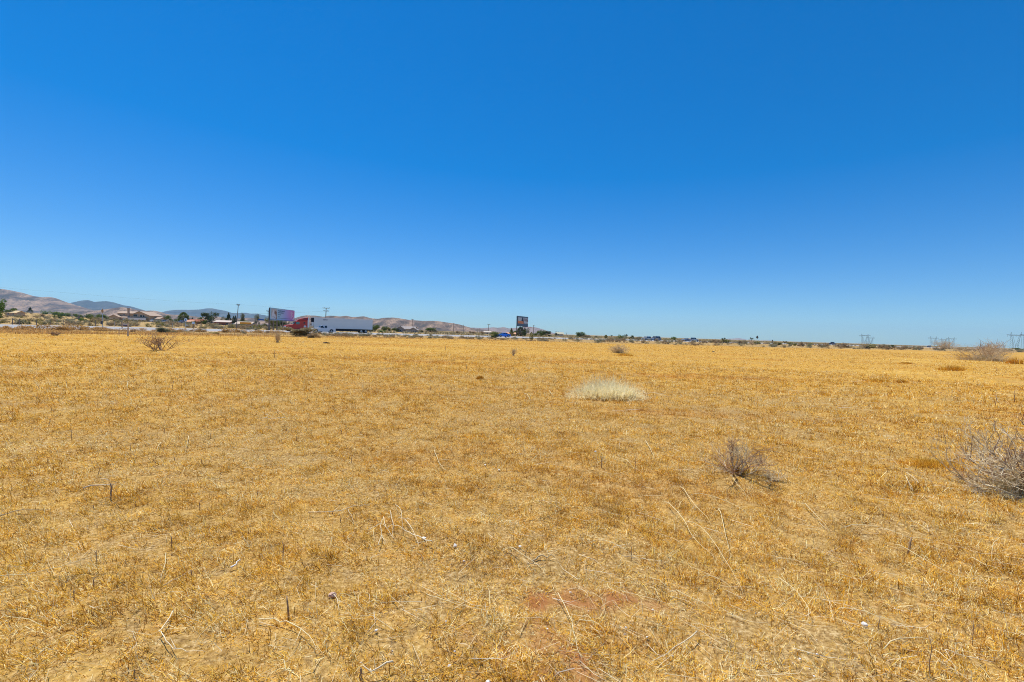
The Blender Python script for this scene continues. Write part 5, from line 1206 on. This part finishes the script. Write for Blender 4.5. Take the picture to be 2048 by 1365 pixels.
mb = MB(); mb.box(-2.2, .2, .1, .25, z0 + hb * .68, z0 + hb * .74); mb.box(-1.2, -1.12, .12, .2, z0 + hb * .3, z0 + hb * .68); mb.build('side_arm', M['steel_dark'], root)
mb = MB(); mb.box(0, Lb, -.75, -.05, z0 - .28, z0 - .20); mb.build('catwalk', M['steel'], root)

A = at(1035, 632.5, 215); B = at(1056.3, 636.2, 226)
Lb = math.hypot(B.x - A.x, B.y - A.y); ang = math.atan2(B.y - A.y, B.x - A.x)
root = empty('billboard', (A.x, A.y, H(A.x, A.y)), ang); tag(root, 'small dark billboard with an orange block on legs above the trees', 'billboard')
z0 = at(1035, 652.5, 215).z - root.location.z; hb = A.z - at(1035, 652.5, 215).z
mb = MB(); mb.box(-.08, Lb + .08, .02, .4, z0 - .1, z0 + hb + .08); mb.build('panel', M['steel_dark'], root)
pc = [simple('print_navy', (.09, .15, .22), .6, .2, .6), simple('print_grey_sky', (.52, .56, .60), .6, .35, .5), simple('print_orange', (.78, .26, .10), .6, .15, 1.2), simple('print_dusk', (.28, .25, .28), .6, .3, .6), simple('print_black_blue', (.02, .04, .07), .6)]
mb = MB(); mb.add([(0, -.03, z0), (Lb, -.03, z0), (Lb, -.03, z0 + hb), (0, -.03, z0 + hb)], [(0, 1, 2, 3)], 0)
pq([(.05 * Lb, .52), (.42 * Lb, .52), (.42 * Lb, .88), (.05 * Lb, .90)], 1, -.035); pq([(.42 * Lb, .93), (.60 * Lb, .50), (.36 * Lb, .52)], 4, -.04); pq([(.52 * Lb, .90), (Lb, .86), (Lb, .30), (.62 * Lb, .30)], 1, -.035)
pq([(.62 * Lb, .82), (Lb, .72), (Lb, .50), (.64 * Lb, .54)], 3, -.042); pq([(.04 * Lb, .28), (.56 * Lb, .25), (.56 * Lb, .50), (.04 * Lb, .55)], 2, -.044)
mb.build('poster', pc, root)
mb = MB()
for k in range(5): mb.box(Lb * (.14 + .09 * k), Lb * (.155 + .09 * k), -.052, -.046, z0 + .31 * hb, z0 + .46 * hb)
mb.build('lettering', pc[0], root)
for t in (.06, .36, .62, .82):
    mb = MB(); mb.box(t * Lb - .14, t * Lb + .14, .42, .70, -.3, z0 + hb * .9); mb.build('leg', M['steel_dark'], root)
mb = MB(); mb.box(Lb * .5, Lb * 1.3, -.5, -.05, z0 - .30, z0 - .16); mb.build('catwalk', M['roof_red'], root)

# ---------------------------------------------------------------- poles and wires
def pole(px, D, top_py, label, arms=(), lean=0.0, r=.15, mat='wood_pole', name='utility_pole', rz=0, cat='pole'):
    loc = col_at(px, D); top = at(px, top_py, D); h = top.z - loc.z
    root = empty(name, loc, rz); tag(root, label, cat)
    mb = MB(); mb.tube([(0, 0, -.2), (lean * h, 0, h)], r, r * .7, 8); mb.build('shaft', M[mat], root)
    for (zf, w_) in arms:
        mb = MB(); c_ = lean * h * zf
        mb.box(c_ - w_, c_ + w_, -.07, .07, h * zf - .09, h * zf + .09)
        for s in (-.95, -.5, .5, .95): mb.tube([(c_ + s * w_, 0, h * zf + .09), (c_ + s * w_, 0, h * zf + .36)], .06, .04, 6)
        mb.build('crossarm', M[mat], root)
    return root, h
R2D = math.radians
pole(472.5, 132, 609, 'leaning dark pole between the road and the two slim cypresses', [(.97, .45)], .068, .12)
pole(650.5, 178, 616, 'double cross armed pole rising behind the front of the trailer', [(.985, 1.25), (.86, 1.1)], .02, .19, rz=.2)
pole(824, 330, 638.5, 'thin pole by the right gable of the grey house', [(.97, 1.4)], .02, .20, rz=.9)
pole(907, 400, 646.5, 'bare straight pole, the left one of the tall pair right of the ramada', [], .0, .24)
pole(926.5, 430, 650, 'bare straight pole, the right one of the tall pair right of the ramada', [], .0, .24)
pole(977, 380, 648.5, 'cross armed pole left of the round green bush', [(.98, 1.5), (.93, .8)], .0, .24)
pole(1067, 330, 651, 'lone bare pole right of the dark billboard', [(.98, .5)], .0, .24)
pole(955, 500, 657.5, 'short thick post, left of two, before the hills', [], 0, .45, 'wood_light')
pole(958.5, 500, 657, 'short thick post, right of two, before the hills', [], 0, .45, 'wood_light')
pole(1112, 620, 663, 'tiny pole left of the small pale house', [(.95, 1.5)], 0, .25)
pole(1133, 640, 666, 'tiny pole right of the small pale house', [(.95, 1.5)], 0, .25)
pole(287, 430, 630, 'thin pole rising behind the tan house', [], 0, .10, 'steel')
def wire(pts, r, label, sag=.6):
    mb = MB()
    for a, b in zip(pts[:-1], pts[1:]):
        L_ = []
        for k in range(13):
            t = k / 12; p = a.lerp(b, t); p = p - Vector((0, 0, sag * 4 * t * (1 - t))); L_.append(p)
        mb.tube(L_, r, r, 4, cap=False)
    o = mb.build('overhead_wire', M['steel_dark']); tag(o, label, 'wire')
wire([at(-260, 548, 118), at(120, 585, 124), at(474.6, 609.3, 132), at(650.5, 617, 178)], .007, 'faint upper overhead wire crossing the sky at the left', .3)
wire([at(-260, 597, 118), at(160, 617.5, 124), at(474, 627.5, 132), at(650, 622.5, 178)], .013, 'dark lower overhead cable crossing before the left hills', .3)

# road signs, fences
def post(root, x, y, h, r, mat, name='post'):
    mb = MB(); mb.tube([(x, y, -.3), (x, y, h)], r, r, 8); mb.build(name, mat, root)
D = 93.; loc = col_at(205, D); root = empty('road_sign', loc); tag(root, 'faded orange diamond road sign on a thin post at the left', 'road sign')
h = at(205, 618, D).z - loc.z; post(root, 0, 0, h, .05, M['steel'])
mb = MB(); c_ = h - .45; mb.add([(0, -.07, c_ + .5), (.27, -.07, c_), (0, -.07, c_ - .5), (-.27, -.07, c_), (0, -.05, c_ + .5), (.27, -.05, c_), (0, -.05, c_ - .5), (-.27, -.05, c_)], [(0, 1, 2, 3), (7, 6, 5, 4), (0, 4, 5, 1), (1, 5, 6, 2), (2, 6, 7, 3), (3, 7, 4, 0)]); mb.build('diamond_plate', M['sign_orange'], root)
mb = MB(); mb.box(-.3, .1, -.12, -.02, h - 3.2, h - 2.5); mb.build('lower_plate', M['steel_dark'], root)
D = 98.; loc = col_at(371.5, D); root = empty('road_sign', loc); tag(root, 'pale grey octagonal road sign seen from behind', 'road sign')
h = at(371, 640, D).z - loc.z; post(root, 0, 0, h + .2, .035, M['steel'])
mb = MB(); mb.tube([(0, -.06, h), (0, -.04, h)], .36, .36, 8); mb.build('octagon_plate', M['sign_back'], root)
mb = MB(); mb.box(-.05, .05, -.09, -.065, h - .2, h + .15); mb.build('bracket', M['steel_dark'], root)
mb = MB(); mb.box(-.1, .55, -.06, -.03, h - 1.2, h - 1.08); mb.build('lower_plate', M['sign_back'], root)
D = 112.; loc = col_at(387, D); root = empty('road_sign', loc); tag(root, 'small white square sign before the red roofed houses', 'road sign')
h = at(387, 644, D).z - loc.z; post(root, 0, 0, h, .04, M['steel_dark'])
mb = MB(); mb.box(-.32, .32, -.07, -.04, h - .5, h); mb.build('plate', M['sign_back'], root)
D = 125.; loc = col_at(158, 200.); root = empty('notice_board', loc); tag(root, 'small brown notice board on the slope left of the diamond sign', 'sign')
h = 1.9; mb = MB(); mb.box(-.55, .55, -.05, .05, .5, 1.9); mb.build('board', M['wood_pole'], root); post(root, -.4, .1, 1.7, .05, M['wood_pole']); post(root, .4, .1, 1.7, .05, M['wood_pole'])
D = 170.; loc = col_at(1514, D); root = empty('road_sign', loc); tag(root, 'dark diamond sign seen from behind on the right skyline', 'road sign')
h = at(1514, 672, D).z - loc.z; post(root, 0, 0, h, .05, M['steel'])
mb = MB(); c_ = h - .55; mb.add([(0, -.1, c_ + .65), (.5, -.1, c_), (0, -.1, c_ - .65), (-.5, -.1, c_), (0, -.06, c_ + .65), (.5, -.06, c_), (0, -.06, c_ - .65), (-.5, -.06, c_)], [(0, 1, 2, 3), (7, 6, 5, 4), (0, 4, 5, 1), (1, 5, 6, 2), (2, 6, 7, 3), (3, 7, 4, 0)]); mb.build('diamond_plate', M['steel_dark'], root)
loc = col_at(1545, 190.); root = empty('leaning_marker', loc); tag(root, 'short leaning dark marker post on the right skyline', 'post')
mb = MB(); mb.tube([(.3, 0, -.1), (0, 0, 1.9)], .12, .10, 6); mb.box(-.16, .12, -.16, .16, 1.6, 2.0); mb.build('shaft', M['steel_dark'], root)
# small hanging sign frame near the left verge
g = gnd(256, 672.5); D = g.y; s_ = D / F
root = empty('sign_post', g); tag(root, 'light wooden yard sign post with frame and small blue plaque', 'sign')
post(root, 0, 0, 15.2 * s_, .07, M['wood_light'])
mb = MB(); mb.box(-18 * s_, .2, -.04, .04, 14.6 * s_, 15.4 * s_); mb.build('crossbar', M['wood_light'], root)
mb = MB(); mb.box(-.9 * s_, .9 * s_, -.035, .035, 15.4 * s_, 27 * s_); mb.build('upright', M['wood_light'], root)
mb = MB(); mb.box(-12.6 * s_, -11.4 * s_, -.035, .035, 15.4 * s_, 27 * s_); mb.build('upright', M['wood_light'], root)
mb = MB(); mb.box(-10.2 * s_, -2.0 * s_, -.03, .03, 20 * s_, 22.6 * s_); pp_ = mb.build('plaque', M['sign_blue'], root)
mb = MB(); mb.box(-10.2 * s_, -2.0 * s_, -.03, .03, 22.7 * s_, 24.4 * s_); mb.build('plaque_cap', M['sign_back'], root)
mb = MB(); mb.tube([(-18 * s_, 0, -.1), (-18 * s_, 0, 15 * s_)], .025, .025, 5); mb.build('thin_rod', M['steel'], root)
# wire fence beyond the road on the left
root = empty('wire_fence', col_at(250, float(road_far(250)) + 3)); tag(root, 'post and wire fence running along the far side of the road', 'fence')
base = Vector(root.location); tops = []
plist = [-60, -30, 0, 25, 39, 56, 73, 88, 101, 114, 127, 140, 152, 166, 179, 191, 198, 214, 229, 243, 262, 280, 300, 322, 345, 360, 382, 402, 420, 432, 447, 460, 485, 505, 520, 536, 560]
for k_, px in enumerate(plist):
    Dp = float(road_far(px)) + 3.2; p = col_at(px, Dp) - base; big = px in (25, 39, 191, 73)
    hh = 1.35 if not big else 1.5; mb = MB(); r_ = .035 if not big else .09; hh *= rnd.uniform(.8, 1.1)
    mb.tube([(p.x, p.y, p.z - .2), (p.x, p.y, p.z + hh)], r_, r_ * .9, 6); mb.build('fence_post', M['wood_pole'] if (big or k_ % 3) else M['steel'], root); tops.append(p)
mb = MB()
for zf in (.45, .85, 1.25):
    mb.tube([t + Vector((0, 0, zf)) for t in tops], .006, .006, 3, cap=False)
mb.build('wires', M['steel_dark'], root)

# ---------------------------------------------------------------- buildings
def gable(root, w, d, hw_, hr, wall, roof, over=.4, x=0., y=0., axis='x', z=0., rname='roof', wname='wall'):
    """ridge along axis; w along x, d along y, centred at x, y"""
    mb = MB()
    x0, x1, y0, y1 = x - w / 2, x + w / 2, y - d / 2, y + d / 2; t = z + hw_; r = z + hr
    if axis == 'x':
        mb.add([(x0, y0, z - .5), (x1, y0, z - .5), (x1, y1, z - .5), (x0, y1, z - .5), (x0, y0, t), (x1, y0, t), (x1, y1, t), (x0, y1, t), (x0, y, r), (x1, y, r)],
               [(0, 3, 2, 1), (0, 1, 5, 4), (2, 3, 7, 6), (1, 2, 6, 9, 5), (3, 0, 4, 8, 7), (4, 5, 9, 8), (6, 7, 8, 9)])
        k = (r - t) / (d / 2); zo = t - over * k
        R = [[(xx, y0 - over, zo), (xx, y, r), (xx, y1 + over, zo), (xx, y1 + over, zo + .22), (xx, y, r + .24), (xx, y0 - over, zo + .22)] for xx in (x0 - over, x1 + over)]
    else:
        mb.add([(x0, y0, z - .5), (x1, y0, z - .5), (x1, y1, z - .5), (x0, y1, z - .5), (x0, y0, t), (x1, y0, t), (x1, y1, t), (x0, y1, t), (x, y0, r), (x, y1, r)],
               [(0, 3, 2, 1), (0, 1, 5, 8, 4), (1, 2, 6, 5), (2, 3, 7, 9, 6), (3, 0, 4, 7), (4, 8, 9, 7), (5, 6, 9, 8)])
        k = (r - t) / (w / 2); zo = t - over * k
        R = [[(x0 - over, yy, zo), (x, yy, r), (x1 + over, yy, zo), (x1 + over, yy, zo + .22), (x, yy, r + .24), (x0 - over, yy, zo + .22)] for yy in (y0 - over, y1 + over)]
    wl_ = mb.build(wname, wall, root)
    mb = MB(); mb.loft(R); rf_ = mb.build(rname, roof, root)
    for v_ in rf_.data.vertices: v_.co.z += .01
    return wl_, rf_
def win(root, x0, x1, z0, z1, y, name='window', mat=None):
    mb = MB(); mb.box(x0, x1, y - .06, y - .003, z0, z1); f = mb.build(name, M['wall_white'], root)
    mb = MB(); mb.box(x0 + .1, x1 - .1, y - .09, y - .061, z0 + .1, z1 - .1); mb.build('pane', mat or M['glass'], f)
D = 300.; s_ = D / F
def bld(px, label, D, name='house', rz=None):
    loc = col_at(px, D)
    root = empty(name, loc, rz or 0.0); tag(root, label, 'house'); return root
# two storey tan house, facing us
root = bld(280, 'two storey tan stucco house with chimney and white patio wall', D); z_ = (at(280, 643, D).z - root.location.z)
gable(root, 13.5, 9, 5.0, 6.3, M['stucco'], M['roof_tile'], .5, -5.2, 1.0, 'x')
gable(root, 12.5, 10, 3.9, 6.4, M['stucco'], M['roof_tile'], .6, 4.6, -.6, 'y', wname='gabled_wall', rname='gable_roof')
mb = MB(); mb.box(-4.9, -3.9, -4.2, -3.5, -.4, 7.6); mb.box(-5.0, -3.8, -4.3, -3.45, 7.6, 8.5); mb.build('chimney', M['roof_tile'], root)
win(root, .2, 3.0, 3.0, 4.6, -5.6); win(root, 4.6, 6.0, 2.6, 4.3, -5.6); win(root, 6.3, 7.6, 2.7, 4.2, -5.6); win(root, -8.6, -6.8, 4.0, 4.6, -3.5)
mb = MB(); mb.box(-1.8, 9.8, -7.4, -5.75, 2.2, 2.45); mb.build('balcony_deck', M['roof_grey'], root)
mb = MB(); mb.box(-1.8, 9.8, -7.5, -7.4, .9, 2.15); mb.build('patio_wall', M['wall_white'], root)
mb = MB()
for x_ in (-1.6, 1.6, 4.2, 7.0, 9.6): mb.box(x_ - .15, x_ + .15, -7.38, -7.1, -.4, 2.2)
mb.build('patio_posts', M['wall_white'], root)
mb = MB(); mb.box(-1.3, 9.3, -5.70, -5.62, 0, .85); mb.build('patio_opening', M['glass'], root)
gable(root, 4.6, 5, 2.0, 3.0, M['stucco'], M['roof_tile'], .4, 12.6, 0, 'x', wname='side_wing', rname='side_roof')
root = bld(241, 'small tan garage with a blue grey door left of the tall house', D - 4); tag(root, cat='garage')
gable(root, 6.5, 6, 2.2, 3.6, M['stucco'], M['roof_tile'], .4, -1.6, 0, 'y'); gable(root, 5.0, 5, 2.1, 3.2, M['stucco'], M['roof_tile'], .4, 4.2, .8, 'x', wname='rear_wall', rname='rear_roof')
mb = MB(); mb.box(-3.9, -2.4, -3.10, -3.01, 0, 1.5); mb.build('door', simple('blue_grey_door', (.30, .42, .50), .6), root)
mb = MB(); mb.box(-2.3, -1.2, -3.08, -3.01, 0, 1.4); mb.build('opening', M['black'], root)
win(root, 2.9, 4.8, .5, 1.7, -1.7, 'window', M['sign_back'])
root = bld(31, 'low house with a pale tan roof at the far left skyline', 330)
gable(root, 7.5, 6, 2.2, 3.6, M['stucco'], simple('bright_tan_roof', (.70, .52, .28), .8), .5, 0, 0, 'x')
win(root, -2.5, -1.2, .8, 1.8, -3.0); win(root, 1, 2.4, .8, 1.8, -3.0)
root = bld(133, 'long pale flat roofed building behind the left bush row', 440)
mb = MB(); mb.box(-9, 9, -3, 3, -.5, 2.4); mb.build('wall', M['stucco_pale'], root); mb = MB(); mb.box(-9.3, 9.3, -3.3, 3.3, 2.41, 2.75); mb.build('roof', M['sign_back'], root); win(root, -5, -2, .8, 1.8, -3); win(root, 3, 6, .8, 1.8, -3)
root = bld(389, 'low long house with a brick red roof left of the big dark tree', 290)
gable(root, 11, 6, 1.5, 2.7, M['wall_red'], M['roof_red'], .5, 0, 0, 'x'); win(root, -3, -1.4, .5, 1.2, -3); win(root, 1, 2.8, .5, 1.2, -3)
root = bld(382, 'low shed with a pink roof in front of the brick red roof', 270)
gable(root, 4.2, 3.5, 1.1, 1.9, M['wall_red'], M['salmon'], .3, 0, 0, 'x')
root = bld(450, 'dark red long house with a pale roof edge beside the pine', 285)
gable(root, 9.5, 6, 1.9, 2.8, M['wall_red'], simple('pale_roof', (.62, .52, .44), .8), .5, 0, 0, 'x'); win(root, -3.4, -2, .6, 1.4, -3); win(root, 2.5, 4, .4, 1.5, -3)
root = bld(492.5, 'shed with an orange yellow canopy front right of the leaning pole', 250)
gable(root, 9, 5, 1.3, 2.4, M['wall_grey'], simple('canopy_roof', (.62, .50, .38), .8), .3, -1.5, 2, 'x')
mb = MB(); mb.box(-2.2, 3.2, -2.2, -.6, 1.25, 2.35); mb.build('canopy', M['canopy'], root)
for x_ in (-2.0, 3.0): mb = MB(); mb.box(x_ - .08, x_ + .08, -2.1, -1.9, -.3, 1.24); mb.build('canopy_post', M['steel'], root)
root = bld(522.5, 'flat blue board on posts left of the big billboard', 240, 'hoarding'); tag(root, cat='hoarding')
mb = MB(); mb.box(-1.6, 1.6, -.1, .1, 2.6 + 1, 3.4 + 1); mb.build('board', M['tarp_blue'], root); post(root, -1.3, .2, 4.2, .08, M['steel_dark']); post(root, 1.3, .2, 4.2, .08, M['steel_dark'])
# block wall along the far properties
root = empty('block_wall', col_at(515, 235)); tag(root, 'long low grey block wall behind the billboard legs', 'wall')
mb = MB(); mb.box(-11, 17, -.12, .12, -.4, 1.15); mb.build('blocks', M['wall_grey'], root); mb = MB(); mb.box(-11.05, 17.05, -.17, .17, 1.152, 1.24); mb.build('coping', M['wall_grey'], root)
root = bld(815, 'grey house with two gables right of the trailer', 270)
gable(root, 9, 8, 1.9, 3.2, M['stucco_pale'], M['roof_grey'], .5, 0, 1.5, 'x')
gable(root, 4.6, 6, 1.7, 3.3, M['wall_grey'], M['roof_grey'], .5, -3.2, -1, 'y', wname='front_gable_wall', rname='front_gable_roof'); gable(root, 4.2, 5, 1.5, 2.7, M['wall_grey'], M['roof_grey'], .5, 4.2, -1, 'y', wname='right_gable_wall', rname='right_gable_roof')
win(root, -3.8, -2.6, .5, 1.3, -4); win(root, 3.6, 4.8, .4, 1.2, -3.5)
root = bld(861, 'open brown ramada with a flat roof on thin posts', 250, 'ramada'); tag(root, cat='shelter')
mb = MB(); mb.box(-3.9, 3.9, -2, 2, 1.05, 1.3); mb.build('roof', M['roof_tile'], root)
for x_ in (-3.6, -1.8, 0, 1.8, 3.6): mb = MB(); mb.box(x_ - .09, x_ + .09, -1.9, -1.7, -.3, 1.04); mb.build('post', M['wood_pole'], root)
root = bld(1024, 'low salmon coloured wall and roof behind the blue car', 230, 'shed'); tag(root, cat='shed')
gable(root, 5.0, 3, .9, 1.5, M['salmon'], M['salmon'], .3, 0, 0, 'x')
root = bld(1119, 'small pale house with tiny trees on the middle skyline', 420)
gable(root, 6.5, 5, 1.9, 3.3, M['stucco_pale'], simple('olive_roof', (.50, .48, .34), .8), .4, 0, 0, 'x'); win(root, -1.8, -.8, .7, 1.5, -2.5)
root = bld(975, 'pale low house with a dark doorway by the cross armed pole', 360)
gable(root, 5.5, 4, 1.3, 2.1, M['stucco_pale'], M['stucco_pale'], .3, 0, 0, 'x'); mb = MB(); mb.box(-.5, .5, -2.05, -2.003, 0, 1.1); mb.build('door', M['black'], root)
# cars parked by the house
def parked(px, D, rz, label, paint, kind='sedan'):
    p = col_at(px, D)
    if kind == 'suv': car('parked_car', label, p, rz, paint, 4.8, 1.9, 1.75, 1.05, .8, .26, .12, -.42, -.46, .2, .36, .32, -.30, 'suv')
    else: car('parked_car', label, p, rz, paint)
parked(306, 270, 2.6, 'dark parked car with a white roof right of the patio', M['car_white'], 'suv')
parked(313, 274, 3.3, 'white parked car next to the side wing of the tan house', M['car_white'])
parked(331, 262, 3.0, 'pale parked car below the small round tree', M['car_silver'])
parked(321, 282, 3.1, 'white parked car behind the pale one below the round tree', M['car_white'], 'suv')
parked(363, 255, 2.7, 'white topped dark car below the tall full tree', M['car_grey'], 'suv')
parked(467, 262, 3.1, 'white parked car at the foot of the two slim cypresses', M['car_white'])
parked(491, 262, 3.2, 'white parked car under the orange canopy', M['car_white'], 'suv')
parked(503, 268, 3.0, 'white parked van end right of the orange canopy', M['car_white'], 'suv')

# ---------------------------------------------------------------- pylons
def pylon(px, D, top_py, label, rz=0., wf=1.0):
    p = col_at(px, D); h = at(px, top_py, D).z - p.z; s = h / 36.
    root = empty('pylon', p, rz); tag(root, label, 'pylon', )
    t = .22 * (D / 1000) ** .6
    def bars(name, L_):
        mb = MB()
        for a, b in L_: mb.tube([Vector(a) * s, Vector(b) * s], t, t, 4)
        mb.build(name, M['pylon'], root)
    for sx_ in (-1, 1):
        L_ = []
        for sy in (-1.5, 1.5):
            L_ += [((sx_ * 8.5, sy * 2, 0), (sx_ * 10.5, sy, 29)), ((sx_ * 2.0, sy, 8), (sx_ * 8.5, sy, 29)), ((sx_ * 2.0, sy, 8), (sx_ * 3.0, sy * 2, 0))]
        for k in range(6):
            a = k / 6; b = (k + .5) / 6
            L_ += [((sx_ * (8.7 + 1.8 * a), 1.5, 2 + 27 * a), (sx_ * (2.0 + 6.5 * b), 1.5, 8 + 21 * b))]
        bars('leg', L_)
    L_ = []
    for sy in (-1, 1): L_ += [((-20, sy * .3, 30), (20, sy * .3, 30)), ((-12, sy, 28.6), (12, sy, 28.6)), ((-12, sy, 28.6), (-20, 0, 30)), ((12, sy, 28.6), (20, 0, 30))]
    for k in range(-6, 6): L_ += [((k * 2, 0, 28.6), (k * 2 + 1, 0, 30)), ((k * 2 + 1, 0, 30), (k * 2 + 2, 0, 28.6))]
    bars('crossarm', L_)
    for sx_ in (-1, 1): bars('peak', [((sx_ * 9, 0, 30), (sx_ * 10.6, 0, 36)), ((sx_ * 12, 0, 30), (sx_ * 10.6, 0, 36)), ((sx_ * 9.5, 0, 32), (sx_ * 11.6, 0, 32))])
    for x_ in (-18, 0, 18): bars('insulator', [((x_, 0, 29), (x_, 0, 26))])
pylon(1729, 1800, 667.5, 'leftmost lattice pylon above the olive bush', 0)
pylon(1741, 2300, 673.5, 'smaller pylon overlapping the leftmost one', 0)
pylon(1866, 1900, 673, 'lattice pylon above the farthest car', 0)
pylon(1887, 2700, 677, 'faint small pylon between the two middle ones', 0)
pylon(1902, 2000, 674.5, 'lattice pylon rising behind the bare grey rose bush', 0)
pylon(2031, 1000, 664.5, 'tall lattice pylon nearest the right edge', 0)
pylon(2058, 1100, 664, 'pylon cut off by the right edge of the picture', 0)
pylon(2008, 3200, 690, 'tiny faint pylon left of the tallest one', 0)

# ---------------------------------------------------------------- haze
hz = MB(); hz.box(-9500, 9500, -300, 8900, -12, 330)
m = bpy.data.materials.new('haze'); m.use_nodes = True; n = m.node_tree.nodes; n.clear()
pv = n.new('ShaderNodeVolumePrincipled'); pv.inputs['Color'].default_value = (.40, .68, 1.0, 1); pv.inputs['Density'].default_value = 0.000055; pv.inputs['Anisotropy'].default_value = 0.1
out = n.new('ShaderNodeOutputMaterial'); m.node_tree.links.new(pv.outputs[0], out.inputs['Volume'])
HZ = hz.build('haze', m); tag(HZ, 'thin pale blue haze over the desert', 'haze', kind='stuff')
